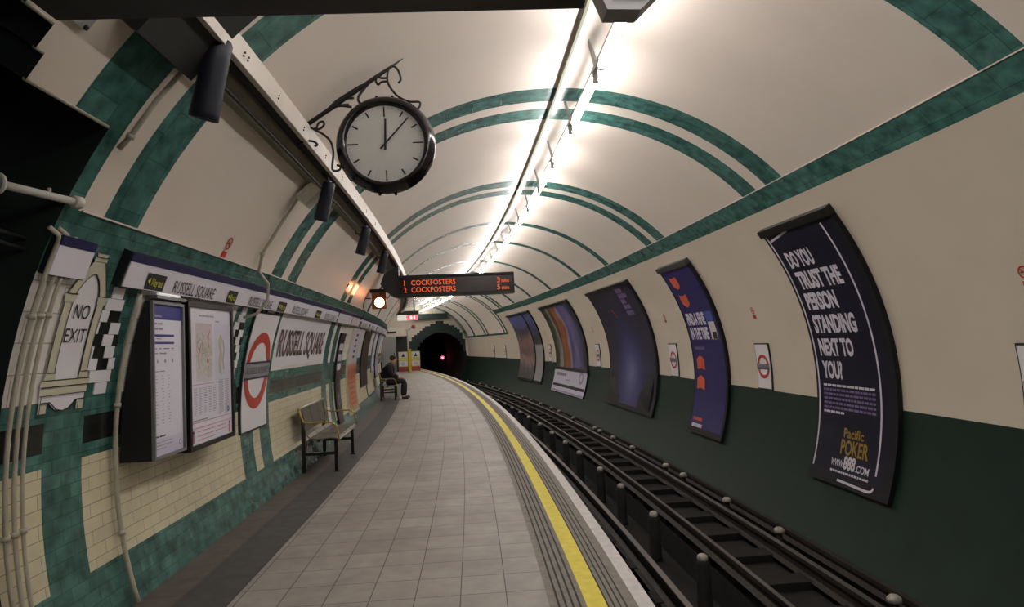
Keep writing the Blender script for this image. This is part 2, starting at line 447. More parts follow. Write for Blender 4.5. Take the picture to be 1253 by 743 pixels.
# reveal of the passage opening and the dark passage beyond
mb = MB()
def reveal(pts):
    for (a, c), (b, d) in zip(pts, pts[1:]):
        n = max(1, int(abs(d - c) / 3))
        for i in range(n):
            s1, s2 = a + (b - a) * i / n, a + (b - a) * (i + 1) / n; e1, e2 = c + (d - c) * i / n, c + (d - c) * (i + 1) / n
            mb.face([WL(s1, e1, R - .012), WL(s2, e2, R - .012), WL(s2, e2, R + .5), WL(s1, e1, R + .5)], 'passage_green')
reveal([(3.1, 195.2), (3.1, 146.3), (2.53, 146.3), (2.53, 144.05), (2.48, 144.05), (2.48, 141.95), (2.32, 141.95), (2.32, 139.5), (1.1, 139.5), (1.1, 141.95),
        (.92, 141.95), (.92, 144.05), (.87, 144.05), (.87, 146.3), (.3, 146.3), (.3, 195.2)])
for (s0, x0), (s1, x1) in zip([(3.1, 0), (3.1, 1)], [(3.1, 1), (3.1, 1)]): pass
w = lambda s, x, z: X(s, x, z)
mb.face([w(3.6, -7, -.01), w(3.6, -7, 3.6), w(3.6, -2.3, 3.6), w(3.6, -3.35, 2.0), w(3.6, -3.6, -.01)], 'passage_green')
mb.face([w(-.3, -7, -.01), w(-.3, -7, 3.6), w(-.3, -2.3, 3.6), w(-.3, -3.35, 2.0), w(-.3, -3.6, -.01)], 'passage_green')
mb.face([w(-.3, -7, -.01), w(-.3, -7, 3.6), w(3.6, -7, 3.6), w(3.6, -7, -.01)], 'passage_green')
mb.face([w(-.3, -7, 3.6), w(-.3, -2.3, 3.6), w(3.6, -2.3, 3.6), w(3.6, -7, 3.6)], 'passage_green')
mb.face([w(-.3, -7, 0), w(-.3, -2.95, 0), w(3.6, -2.95, 0), w(3.6, -7, 0)], 'floor_dark')
struct(mb.build('wall_passage'))
# thin light edging round the stepped opening
mb = MB()
for a, b in (((3.1, 146.3), (2.53, 146.3)), ((2.53, 144.05), (2.48, 144.05)), ((2.48, 141.95), (2.32, 141.95))):
    mb.tube([WL(a[0], a[1], R - .004), WL(b[0], b[1], R - .004)], .008, 'pipe_paint', 6)
struct(mb.build('trim_1'))
# raised mouldings along the teal bands (shadow lines)
mb = MB()
def rib(s0, s1, d0, d1, t=.012):
    n = max(1, int(abs(d1 - d0) / 4)); k = max(1, int(abs(s1 - s0) / .8))
    slab(mb, s0, s1, d0, d1, R, R - t, 'cream_plaster', n, k)
for s0, s1 in ((3.25, 30.7),):
    rib(s0, s1, 43.8, 43.93, .006); rib(s0, s1, 153.85, 154.0, .010)
struct(mb.build('trim_2'))

# tile pattern (white and black tiles stepped beside the pilasters)
mb = MB()
rows = [[('w', 0, 2)], [('w', -.5, 2.5)], [('w', -1.5, .5), ('b', .5, 2.5)], [('w', -1.5, -.5), ('b', -.5, 1.2), ('w', 1.2, 3)],
        [('b', -1.5, .5), ('w', .5, 2.3), ('b', 2.3, 3.3)], [('w', -1.5, -.5), ('b', -.5, 1.3), ('w', 1.3, 3)], [('w', -1.5, .5), ('b', .5, 2.3), ('w', 2.3, 3.5)],
        [('w', -.5, 3.2)], [('w', .7, 2.8)]]
hw = .06
for base in (3.79, 5.90):
    for i, rw in enumerate(rows):
        a = 160.3 + 1.27 * i
        for c, u0, u1 in rw:
            slab(mb, base + u0 * hw + .003, base + u1 * hw - .003, a + .03, a + 1.24, R, R - .006, 'white_enamel' if c == 'w' else 'black_tile', 1, 1)
struct(mb.build('trim_3'))

# ---------------------------------------------------------------- platform floor
mb = MB()
def strip(x0, x1, m, z0=0., z1=None, s0=S_REAR, s1=S_END, step=.8):
    z1 = z0 if z1 is None else z1
    n = int((s1 - s0) / step)
    for i in range(n):
        a, b = s0 + (s1 - s0) * i / n, s0 + (s1 - s0) * (i + 1) / n
        mb.face([X(a, x0, z0), X(a, x1, z1), X(b, x1, z1), X(b, x0, z0)], m, [(x0 + .016, a), (x1 + .016, a), (x1 + .016, b), (x0 + .016, b)])
FX = -3.0
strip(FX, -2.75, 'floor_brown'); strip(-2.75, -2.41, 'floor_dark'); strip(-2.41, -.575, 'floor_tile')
g = -.575
strip(g, -.53, 'groove_light')
x = -.53
while x < -.395:
    strip(x, x + .012, 'groove_dark', 0, 0); strip(x + .012, x + .038, 'groove_light'); x += .038
strip(x, -.376, 'groove_light'); strip(-.376, -.268, 'yellow_line', .001)
x = -.268
while x < -.15:
    strip(x, x + .010, 'groove_dark'); strip(x + .010, x + .032, 'groove_light'); x += .032
strip(x, -.105, 'groove_light'); strip(-.105, -.02, 'white_edge')
strip(-.02, -.02, 'groove_light', 0, -.09); strip(-.02, -.14, 'groove_dark', -.09, -.09); strip(-.14, -.14, 'track_bed', -.09, -1.3)
struct(mb.build('floor'))
mb = MB()
strip(-.14, .62, 'track_bed', -1.02); strip(.62, .62, 'track_bed', -1.02, -1.02)
strip(.62, .86, 'dark_block', -.93); strip(.86, .86, 'track_bed', -.93, -1.35); strip(.86, 1.48, 'track_bed', -1.35)
strip(1.48, 1.48, 'track_bed', -1.35, -1.02); strip(1.48, 2.62, 'track_bed', -1.02)
struct(mb.build('floor_track'))

# headwall with the running tunnel, far end
def headwall(s, name, cx, cz, rin, rout, front):
    mb = MB()
    # wall face with a round hole: radial fan between hole and lining
    N = 96
    def outer(t):
        # ray from (cx,cz) at angle t to the lining circle
        dx, dz = math.cos(t), math.sin(t); ox, oz = cx, cz - ZC
        b = ox * dx + oz * dz; c = ox * ox + oz * oz - R * R
        L = -b + math.sqrt(b * b - c); return cx + dx * L, cz + dz * L
    for k in range(N):
        t0, t1 = 2 * PI * k / N, 2 * PI * (k + 1) / N
        a, b = outer(t0), outer(t1)
        i0 = (cx + rin * math.cos(t0), cz + rin * math.sin(t0)); i1 = (cx + rin * math.cos(t1), cz + rin * math.sin(t1))
        mb.face([X(s, *i0), X(s, *a), X(s, *b), X(s, *i1)], 'green_paint' if (a[1] + b[1]) / 2 < .62 else 'wall_paint')
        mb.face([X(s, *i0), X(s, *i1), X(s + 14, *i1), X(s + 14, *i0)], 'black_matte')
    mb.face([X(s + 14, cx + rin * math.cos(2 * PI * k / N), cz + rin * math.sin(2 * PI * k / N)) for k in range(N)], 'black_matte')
    struct(mb.build(name))
headwall(S_END, 'wall_end', 1.30, .55, 1.68, 2.1, True)
mb = MB()
mb.face([X(S_REAR, R * 1.05 * math.cos(2 * PI * k / 48), ZC + R * 1.05 * math.sin(2 * PI * k / 48)) for k in range(48)], 'wall_paint')
struct(mb.build('wall_rear'))
# stepped dark-green tile surround of the portal, keystone and lintel band
mb = MB()
cw, rh = .17, .13
for i in range(-13, 14):
    x0, x1 = 1.30 + (i - .5) * cw, 1.30 + (i + .5) * cw
    xm = abs(i * cw)
    if xm > 2.2: continue
    top = .55 + rh * round(math.sqrt(max(2.22 ** 2 - xm ** 2, 0)) / rh)
    if abs(i) <= 1: top += rh * 1.3
    lo = .55 + (math.sqrt(1.66 ** 2 - min(xm + cw / 2, 1.66) ** 2) if xm < 1.66 else -.55)
    lim = ZC + math.sqrt(max(3.06 ** 2 - max(abs(x0), abs(x1)) ** 2, 0)); top = min(top, lim)
    if max(abs(x0), abs(x1)) > 3.0: continue
    mb.box((x0, S_END - .03, lo - .0), (x1, S_END + .01, top), 'portal_tile', lambda x, y, z: X(y, x, z))
struct(mb.build('trim_4'))
mb = MB()
mb.box((-.35, 41.15, 3.07), (1.75, 41.5, 3.40), 'portal_tile', lambda x, y, z: X(y, x, z))
struct(mb.build('trim_5'))

# ---------------------------------------------------------------- NO EXIT tile panel on the pilaster
t = thing('tiled_sign', 'tall arched NO EXIT sign in cream-edged tiles on the nearest green pilaster', 'sign', WL(3.55, 172.3), ang(3.55))
def fnx(u, v, h):   # u lateral in m, v metres up from the base; the panel follows the pilaster
    return WL(3.55 + u * 1.14 + .012 * v, 172.6 - math.degrees(v / R), R - h)
bk = Decal(fnx)
k_ = 1.0
outl = [(-.16, .155), (-.145, .16), (-.145, .585), (-.135, .62), (-.075, .74), (-.045, .79), (.045, .79), (.075, .74), (.135, .62), (.145, .585), (.145, .16), (.16, .155)]
def dens(pts, L=.07):
    out = []
    for (a, b), (c, e) in zip(pts, pts[1:]):
        n = max(1, math.ceil(math.hypot(c - a, e - b) / L)); out += [(a + (c - a) * i / n, b + (e - b) * i / n) for i in range(n)]
    return out + [pts[-1]]
def dens2(po_, pi_2, L=.07):
    a_, b_ = [], []
    for i in range(len(po_) - 1):
        n = max(1, math.ceil(math.hypot(po_[i + 1][0] - po_[i][0], po_[i + 1][1] - po_[i][1]) / L))
        for k in range(n):
            t_ = k / n
            a_.append(tuple(po_[i][j] + (po_[i + 1][j] - po_[i][j]) * t_ for j in (0, 1))); b_.append(tuple(pi_2[i][j] + (pi_2[i + 1][j] - pi_2[i][j]) * t_ for j in (0, 1)))
    return a_ + [po_[-1]], b_ + [pi_2[-1]]
def band_(d, pts_out, pts_in, m, h):
    pts_out, pts_in = dens2(pts_out, pts_in)
    for i in range(len(pts_out) - 1): d.poly([pts_out[i], pts_out[i + 1], pts_in[i + 1], pts_in[i]], m, h)
po = [(-.15, .15), (-.15, .60), (-.12, .66), (-.08, .73), (-.045, .785), (.045, .785), (.08, .73), (.12, .66), (.15, .60), (.15, .15)]
pi_ = [(-.095, .15), (-.095, .585), (-.082, .625), (-.05, .68), (-.012, .715), (.012, .715), (.05, .68), (.082, .625), (.095, .585), (.095, .15)]
bk.rect(-.095, .15, .095, .585, 'white_enamel', .004, 8)
for i in range(1, 4): bk.poly([pi_[i], pi_[i + 1], pi_[8 - i], pi_[9 - i]], 'white_enamel', .004)
bk.poly([pi_[4], pi_[5], (0, .70)], 'white_enamel', .004)
o = bk.build('tile_panel', t)
d = Decal(fnx)
band_(d, po, pi_, 'cream_outline', .009)
d.rect(-.05, .785, .05, .81, 'cream_outline', .012); d.rect(-.075, .80, .075, .825, 'cream_outline', .014) if False else None
d.poly([(-.035, .81), (.035, .81), (.05, .835), (-.05, .835)], 'cream_outline', .012)
for sx in (-1, 1):
    d.poly([(sx * .088, .555), (sx * .158, .555), (sx * .17, .60), (sx * .08, .60)], 'cream_outline', .013)
    d.poly([(sx * .085, .15), (sx * .165, .15), (sx * .155, .19), (sx * .09, .19)], 'cream_outline', .013)
d.rect(-.18, .118, .18, .152, 'cream_outline', .014); d.rect(-.172, .075, .172, .118, 'cream_outline', .010)
d.poly([(-.165, .075), (.165, .075), (.165, .04), (.10, .04), (.05, 0.0), (.0, -.012), (-.05, .0), (-.10, .04), (-.165, .04)], 'white_enamel', .007)
d.rect(-.165, -.015, -.11, .04, 'cream_outline', .008); d.rect(.11, -.015, .165, .04, 'cream_outline', .008)
d.build('moulding', t)
d = Decal(fnx)
w_ = .005
d.line(dens(po), w_, 'ink', .011); d.line(dens(pi_), w_, 'ink', .011)
for z_ in (.152, .118, .075): d.line([(-.175, z_), (.175, z_)], w_, 'ink', .0165)
d.line([(-.165, .04), (-.10, .04), (-.05, 0.0), (0, -.012), (.05, 0), (.10, .04), (.165, .04)], w_ * 1.4, 'ink', .0165)
for sx in (-1, 1):
    d.line([(sx * .08, .60), (sx * .17, .60)], w_, 'ink', .0165); d.line([(sx * .09, .19), (sx * .155, .19)], w_, 'ink', .0165)
    d.line([(sx * .165, .075), (sx * .165, -.015), (sx * .11, -.015), (sx * .11, .03)], w_, 'ink', .0165)
d.line([(-.05, .81), (.05, .81)], w_, 'ink', .0165); d.line([(-.05, .835), (.05, .835)], w_, 'ink', .0165)
d.build('outline', t)
d = Decal(fnx)
d.text('NO', -.060, .470, .118, .082, 'ink', .009); d.text('EXIT', -.082, .345, .158, .078, 'ink', .009)
d.build('lettering', t)

# ---------------------------------------------------------------- name frieze boards
def frieze(s0, s1, label, items, d0=156.3, d1=160.0, rb=3.05):
    t = thing('name_board', label, 'sign', WL((s0 + s1) / 2, 158), ang((s0 + s1) / 2), 'frieze boards along the platform wall')
    mb = MB(); slab(mb, s0, s1, d0 - .1, d1 + .1, R, rb, 'black_metal', 2, max(1, int((s1 - s0) / .6))); mb.build('backing', t)
    mb = MB(); slab(mb, s0 + .015, s1 - .015, d0 + .9, d1, rb, rb - .006, 'white_board', 2, max(1, int((s1 - s0) / .6))); pn = mb.build('panel', t)
    mb = MB(); slab(mb, s0 + .005, s1 - .005, d0, d0 + .9, rb, rb - .008, 'blue_enamel', 1, max(1, int((s1 - s0) / .6))); mb.build('blue_strip', t)
    for kind, a, b in items:
        a, b = a * 1.022, b * 1.022
        d = Decal(on_left(0, 158.9, rb))
        if kind == 'R':
            d.text('RUSSELL SQUARE', a, -.048, b - a, .088, 'sign_text', .009); d.build('lettering', pn)
        else:
            d.rect(a, -.052, b, .048, 'ink', .009)
            d.text('Way out', a + (b - a) * .27, -.028, (b - a) * .62, .052, 'yellow_text', .011)
            d.poly([(a + (b - a) * .08, 0), (a + (b - a) * .2, .022), (a + (b - a) * .2, -.022)], 'yellow_text', .011); d.build('way_out_mark', pn)
    return t
frieze(3.745, 10.02, 'long white name frieze with blue top edge, nearest of those reading RUSSELL SQUARE',
       [('W', 3.90, 4.13), ('R', 4.26, 4.92), ('W', 5.18, 5.38), ('R', 5.70, 6.36), ('W', 6.56, 6.84), ('R', 7.14, 7.82), ('W', 8.25, 8.56), ('R', 8.84, 9.62)])
frieze(10.09, 11.5, 'short blank white length of the name frieze, just past the first joint', [])
frieze(11.56, 30.0, 'far white name frieze that bends out of sight behind the red lamp',
       [('W', 12.3, 12.6), ('R', 12.8, 13.6), ('W', 14.0, 14.3), ('R', 14.6, 15.5), ('W', 16.0, 16.3), ('R', 16.6, 17.5), ('W', 18.1, 18.4), ('R', 18.7, 19.6)])
t = thing('blank_board', 'small blank white board with a dark blue top beside the pipes', 'sign', WL(3.28, 158), ang(3.28))
mb = MB(); slab(mb, 3.13, 3.41, 156.4, 160.1, R, 3.055, 'black_metal', 3, 1); mb.build('backing', t)
mb = MB(); slab(mb, 3.13, 3.41, 157.2, 160.0, 3.055, 3.049, 'white_board', 3, 1); mb.build('panel', t)
mb = MB(); slab(mb, 3.13, 3.41, 156.35, 157.25, 3.055, 3.047, 'blue_enamel', 1, 1); mb.build('blue_strip', t)

# ---------------------------------------------------------------- vertical pipes and conduits
def pipe(name, label, pts, r, m='pipe_paint', clips=(), group=None, cat='pipe'):
    pts = [Vector(p) for p in pts]
    t = thing(name, label, cat, pts[0], 0, group)
    mb = MB(); mb.tube(pts, r, m, 10); mb.build('pipe', t)
    for c in clips:
        k = MB(); p = pts[c]; q = pts[min(c + 1, len(pts) - 1)]; dd = (q - p).normalized()
        k.lathe([(r, -.012), (r + .007, -.012), (r + .007, .012), (r, .012)], p, dd, m, 12)
        k.build('clip', t)
    return t
def wallpath(s, d0, d1, r, n=16, s1=None):
    return [WL(s + ((s1 if s1 is not None else s) - s) * i / n, d0 + (d1 - d0) * i / n, r) for i in range(n + 1)]
for i, (sx, words) in enumerate(((3.135, 'leftmost, thickest of the three cream pipes at the passage corner'), (3.195, 'middle of the three cream pipes at the passage corner'), (3.25, 'rightmost of the three cream pipes at the passage corner'))):
    dd = 157.0 - .15 * i
    path = list(reversed(wallpath(sx, dd, 194.8, R - .035, 22)))
    path += [WL(sx - .01, dd - .5, R - .03), WL(sx - .05, dd - .9, R - .0)] if i < 2 else [WL(sx, dd - .4, R - .03)]
    pipe('cream_pipe', words, path, .0115 - .0008 * i, 'pipe_paint', (7, 18), 'pipes at the passage corner')
path = list(reversed(wallpath(4.02, 160.6, 195.0, R - .035, 22, 4.09)))
pipe('cream_pipe', 'single cream pipe running down the wall left of the timetable case', path, .014, 'pipe_paint', (5, 14))
path = [WL(5.68, 139.5, R - .03), WL(5.73, 144, R - .03), WL(5.72, 151.2, R - .03), WL(5.78, 154, R - .05), WL(5.9, 155.4, R - .13), WL(5.96, 158, R - .16), WL(5.93, 160.8, R - .12), WL(5.9, 162.0, R - .03)]
pipe('conduit', 'thin cream conduit from ceiling box bending over the name frieze', path, .014, 'pipe_paint', (2,), cat='pipe')
path = [WL(3.235, 147.5, R - .02), WL(3.235, 146, R - .035), WL(3.24, 142, R - .03), WL(3.25, 138.7, R - .03), WL(3.27, 136.6, R - .035), WL(3.30, 135.4, R - .05)]
pipe('conduit', 'dark conduit beside the green arch with a lighter end crossing to the beam', path, .013, 'pipe_paint', (1,), cat='pipe')
# white tube with round flange
a, b = X(3.16, -2.74, 2.19), X(2.80, -2.86, 2.20)
t = thing('flanged_tube', 'white tube with a round flange jutting from the passage corner at the left edge', 'tube fitting', a)
mb = MB(); mb.tube([a, b], .018, 'pipe_white', 12); mb.build('tube', t)
dd = (b - a).normalized(); mb = MB(); mb.lathe([(0, -.006), (.044, -.006), (.047, 0), (.044, .006), (0, .006)], b, dd, 'pipe_white', 24); mb.build('flange', t)
mb = MB(); mb.tube([b + dd * .006, b + dd * .45], .035, 'grey_metal', 14); mb.build('sleeve', t)
mb = MB(); mb.lathe([(.018, -.02), (.03, -.02), (.03, .02), (.018, .02)], a + dd * .015, dd, 'pipe_white', 12); mb.tube([a + (b - a) * .4, a + (b - a) * .4 + Vector((0, 0, .035))], .008, 'pipe_white', 8); mb.build('collar', t)
for k_i, zz in enumerate((2.02, 1.97)):
    mb = MB(); mb.tube([X(3.1, -2.95, zz), X(2.9, -3.0, zz + .03), X(2.6, -3.1, zz + .06), X(2.0, -3.3, zz + .05)], .011, 'cable', 8)
    o = recenter(mb.build('cable'), X(3.1, -2.95, zz)); tag(o, ('upper' if k_i == 0 else 'lower') + ' black cable sagging into the dark passage below the white flanged tube', 'cable')
# grey plate above the opening, top left
t = thing('enamel_plate', 'pale grey plate with two screws beside the stepped opening, top left corner', 'plate', WL(2.58, 141), ang(2.5))
mb = MB(); slab(mb, 2.38, 2.62, 138.2, 141.0, R, R - .02, 'mid_grey', 2, 1); mb.build('plate', t)
mb = MB()
for p in ((2.60, 140.8), (2.60, 138.6)): mb = MB(); mb.lathe([(0, 0), (.012, 0), (.010, .008), (0, .01)], WL(p[0], p[1], R - .02), WL(p[0], p[1], 1) - WL(p[0], p[1], 2), 'ink', 10); mb.build('screw', t)

# ---------------------------------------------------------------- cases with timetable and map
def case(name, label, s0, s1, z0, z1, xf, side_m, frame_w, frame_m, draw):
    t = thing(name, label, 'notice case', X((s0 + s1) / 2, xf, z0), ang((s0 + s1) / 2))
    f = lambda x, y, z: X(y, x, z)
    mb = MB()
    # body: back follows the wall's curve
    zs = [z0 + (z1 - z0) * i / 8 for i in range(9)]
    V = []; F = []
    for z in zs:
        xb = wx(z) + .01
        V += [f(xf, s0, z), f(xf, s1, z), f(xb, s1, z), f(xb, s0, z)]
    for i in range(8):
        o = i * 4
        for k in range(4): F.append([o + k, o + (k + 1) % 4, o + 4 + (k + 1) % 4, o + 4 + k])
    F += [[0, 1, 2, 3], [32, 33, 34, 35]]
    mb.raw(V, F, side_m); mb.build('case', t)
    mb = MB(); w = frame_w
    for a, b, c, d_ in ((s0, s1, z0, z0 + w), (s0, s1, z1 - w, z1), (s0, s0 + w, z0 + w, z1 - w), (s1 - w, s1, z0 + w, z1 - w)):
        mb.box((xf, a, c), (xf + .02, b, d_), frame_m, f)
    mb.build('frame', t)
    fn = lambda u, v, h: X(s0 + w + u, xf + .004 + h, z0 + w + v)
    W_, H_ = s1 - s0 - 2 * w, z1 - z0 - 2 * w
    d = Decal(fn); d.rect(0, 0, W_, H_, 'paper_white', 0); sh = d.build('sheet', t)
    d = Decal(fn); draw(d, W_, H_); d.build('print', sh)
    return t
rnd = random.Random(3)
def bars(d, u0, v0, u1, rows_, dv, hh, m, h=.002, gap=.02, ml=.03, mx_=.09):
    for i in range(rows_):
        u = u0; v = v0 - i * dv
        end = u1 if i < rows_ - 1 else u0 + (u1 - u0) * .6
        while u < end - .01:
            L = min(rnd.uniform(ml, mx_), end - u); d.rect(u, v, u + L, v + hh, m, h); u += L + gap
def timetable(d, W, H):
    d.rect(0, H * .90, W, H, 'header_blue', .001)
    d.text('Notice', W * .05, H * .915, W * .25, H * .02, 'paper_white', .002)
    bars(d, W * .05, H * .865, W * .5, 1, .02, .012, 'map_grey', .002, .008); bars(d, W * .05, H * .83, W * .55, 1, .02, .012, 'map_grey', .002, .008)
    d.rect(W * .03, H * .785, W * .72, H * .80, 'header_blue', .002); d.rect(W * .03, H * .735, W * .72, H * .75, 'header_blue', .002)
    bars(d, W * .12, H * .767, W * .45, 1, .02, .007, 'map_grey', .002, .008); bars(d, W * .05, H * .70, W * .7, 2, .03, .008, 'map_grey', .002, .03)
    for i in range(3): d.disc(W * (.15 + .25 * i), H * .62, .012, 'map_grey', .002, 10)
    bars(d, W * .05, H * .55, W * .6, 1, .02, .006, 'map_grey', .002, .008)
    for i in range(16):
        bars(d, W * .08, H * (.52 - .021 * i), W * .92, 1, .02, .004, 'map_grey', .002, .06, .012, .03)
    d.rect(W * .02, H * .0, W * .98, H * .11, 'paper_pale', .0012); bars(d, W * .05, H * .12, W * .6, 1, .02, .01, 'sign_text', .002, .01)
    bars(d, W * .05, H * .085, W * .6, 3, .02, .005, 'map_grey', .0022, .01); d.ring(W * .88, H * .05, .012, .02, 'map_grey', .0022, 16)
def mapsheet(d, W, H):
    bars(d, W * .22, H * .935, W * .80, 1, .02, .012, 'map_grey', .002, .006, .02, .05)
    bars(d, W * .60, H * .90, W * .78, 1, .02, .010, 'map_grey', .002, .006)
    d.rect(W * .14, H * .45, W * .52, H * .885, 'art_map', .0015); d.rect(W * .58, H * .45, W * .95, H * .885, 'paper_pale', .0015)
    r = random.Random(11)
    for i in range(26):
        c = r.choice(['map_grey', 'map_yellow', 'map_green', 'map_pink', 'map_buff'])
        u, v = r.uniform(.16, .46) * W, r.uniform(.47, .85) * H
        d.line([(u, v), (u + r.uniform(-.02, .05), v + r.uniform(.0, .05)), (u + r.uniform(-.02, .04), v + r.uniform(.04, .09))], .006, c, .003)
    d.disc(W * .40, H * .60, .018, 'map_pink', .004, 14)
    pts = [(.70, .50), (.68, .58), (.72, .66), (.69, .74), (.74, .80)]
    d.line([(a * W, b * H) for a, b in pts], .028, 'map_yellow', .003); d.line([((a + .1) * W, (b + .02) * H) for a, b in pts[:4]], .02, 'map_green', .003)
    d.line([((a + .03) * W, (b - .02) * H) for a, b in pts], .008, 'map_grey', .0035)
    bars(d, W * .03, H * .90, W * .10, 34, H * .0125, .004, 'map_buff', .002, .01, .02, .04)
    d.line([(W * .03, H * .43), (W * .55, H * .43)], .003, 'map_pink', .002)
    for c in range(5): bars(d, W * (.08 + .11 * c), H * .40, W * (.15 + .11 * c), 16, H * .0125, .004, 'map_grey', .002, .006, .02, .05)
    for c in range(2): bars(d, W * (.66 + .16 * c), H * .44, W * (.78 + .16 * c), 24, H * .0115, .005, 'map_grey', .002, .004, .02, .06)
    d.line([(W * .02, H * .155), (W * .98, H * .155)], .004, 'map_pink', .002); d.line([(W * .02, H * .115), (W * .98, H * .115)], .004, 'map_pink', .002)
    bars(d, W * .05, H * .165, W * .6, 1, .02, .010, 'map_grey', .002, .006)
    for i in (0, 1):
        u = W * (.04 if i == 0 else .90); d.rect(u, H * .01, u + .028, H * .075, 'map_pink', .002); d.disc(u + .014, H * .09, .014, 'sign_text', .0025, 12)
    bars(d, W * .14, H * .085, W * .84, 3, .03, .005, 'map_pink', .002, .006)
    d.ring(W * .90, H * .20, .010, .022, 'header_blue', .002, 16)
case('notice_case', 'tall white notice with a dark blue header in the projecting black case', 4.154, 4.60, .822, 1.80, -2.90, 'black_matte', .018, 'grey_metal', timetable)
case('map_case', 'framed street map poster in the black case right of the blue-headed notice', 4.665, 5.53, .79, 1.83, -2.90, 'black_matte', .035, 'black_metal', mapsheet)
# glowing strip added on the notice case hood for a reflected highlight
t = thing('case_highlight', 'hood with an added glowing highlight strip on top of the notice case', 'lamp', X(4.37, -2.9, 1.81), ang(4.37))
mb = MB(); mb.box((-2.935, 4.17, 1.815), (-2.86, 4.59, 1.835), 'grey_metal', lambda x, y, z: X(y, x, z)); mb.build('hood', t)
mb = MB(); mb.tube([X(4.20, -2.87, 1.845), X(4.50, -2.87, 1.845)], .009, 'lit_white', 8); mb.build('tube', t)  # added glowing strip for the reflected highlight

# ---------------------------------------------------------------- roundel sign and name panel on the left wall
def roundel(d, cu, cv, r, w, name, tm, barm='bar_grey', hb=.003):
    d.ring(cu, cv, r * .72, r, 'red_enamel', .003, 48)
    d.rect(cu - w / 2, cv - r * .17, cu + w / 2, cv + r * .17, barm, .005)
    d.line([(cu - w / 2, cv - r * .20), (cu + w / 2, cv - r * .20)], r * .05, tm, .006)
    d.line([(cu - w / 2, cv + r * .20), (cu + w / 2, cv + r * .20)], r * .05, tm, .006)
    d.text(name, cu - w * .44, cv - r * .09, w * .88, r * .19, tm, .006)
t = thing('roundel_sign', 'large white panel with red ring and station name bar, right of the map case', 'sign', WL(6.63, 182), ang(6.63))
mb = MB(); slab(mb, 6.24, 7.03, 160.6, 182.0, R, R - .022, 'ink', 14, 1); mb.build('frame', t)
mb = MB(); slab(mb, 6.255, 7.015, 160.9, 181.7, R - .022, R - .027, 'white_enamel', 14, 1); mb.build('panel', t)
d = Decal(on_left(6.635, 171.2, R - .027)); roundel(d, 0, 0, .375, .76, 'RUSSELL SQUARE', 'blue_enamel'); d.build('roundel', t)
t = thing('tiled_name', 'large RUSSELL SQUARE lettering in the wall tiles above the nearer bench', 'sign', WL(8.3, 170), ang(8.3))
mb = MB(); slab(mb, 7.23, 9.94, 160.6, 171.2, R, R - .006, 'white_enamel', 6, 4); mb.build('tile_panel', t)
d = Decal(on_left(7.30, 168.9, R - .008))
d.text('RUSSELL SQUARE', 0, 0, 2.42, .30, 'tile_letter', .001, bold=.03)
d.text('RUSSELL SQUARE', .012, .02, 2.40, .255, 'tile_letter_red', .003, bold=-.015)
d.build('lettering', t)
# panels and posters further along the platform wall
def wallposter(name, label, s0, s1, d0, d1, art, th=.03, cat='poster', extra=None, fm='black_metal', fw=.02):
    t = thing(name, label, cat, WL((s0 + s1) / 2, d1), ang((s0 + s1) / 2))
    mb = MB(); slab(mb, s0, s1, d0, d1, R, R - th, fm, 14, 1); mb.build('frame', t)
    d = Decal(on_left(s0, d1, R - th)); L = math.radians(d1 - d0) * R
    d.rect(fw, fw, s1 - s0 - fw, L - fw, art, .003, 14); sh = d.build('sheet', t)
    if extra:
        d = Decal(on_left(s0, d1, R - th)); extra(d, s1 - s0, L); d.build('lettering', sh)
    return t
def ex_col(d, W, L):
    for v in (.80, .68, .58): d.rect(W * .12, L * v, W * .85, L * (v + .075), 'paper_white', .004)
    d.ring(W * .5, L * .25, .05, .10, 'map_grey', .004, 20); d.rect(W * .2, L * .40, W * .8, L * .44, 'blue_enamel', .004)
wallposter('line_diagram', 'narrow dark upright panel of white blocks between green strips, past the name lettering', 11.05, 11.55, 163, 191, 'art_dark', extra=ex_col, cat='sign')
def ex_or(d, W, L):
    for i in range(5): d.text('RSTVE'[i], W * .42, L * (.90 - .065 * i), W * .2, L * .035, 'ink', .004)
    for i in range(6): d.rect(W * .25, L * (.10 + .06 * i), W * .75, L * (.125 + .06 * i), 'poster_orange', .004)
def ex_or(d, W, L):
    for i in range(5): d.rect(W * .42, L * (.90 - .065 * i), W * .62, L * (.93 - .065 * i), 'ink', .004)
    for i in range(6): d.rect(W * .25, L * (.10 + .06 * i), W * .75, L * (.125 + .06 * i), 'poster_orange', .004)
wallposter('tall_poster', 'tall poster on the far left wall, white above and orange below', 12.35, 13.7, 160.8, 191, 'art_orange', extra=ex_or, fm='cream_outline', fw=.04)
wallposter('tall_poster', 'dark maroon poster on the far left wall, beyond the white and orange one', 14.6, 16.1, 161, 184, 'art_dark')
wallposter('tall_poster', 'pale narrow poster on the far left wall, just left of the seated person', 17.4, 18.3, 161, 180, 'paper_pale', fm='grey_metal')
wallposter('tall_poster', 'grey-blue poster on the far left wall behind the seated person', 19.0, 20.6, 161, 184, 'map_grey')

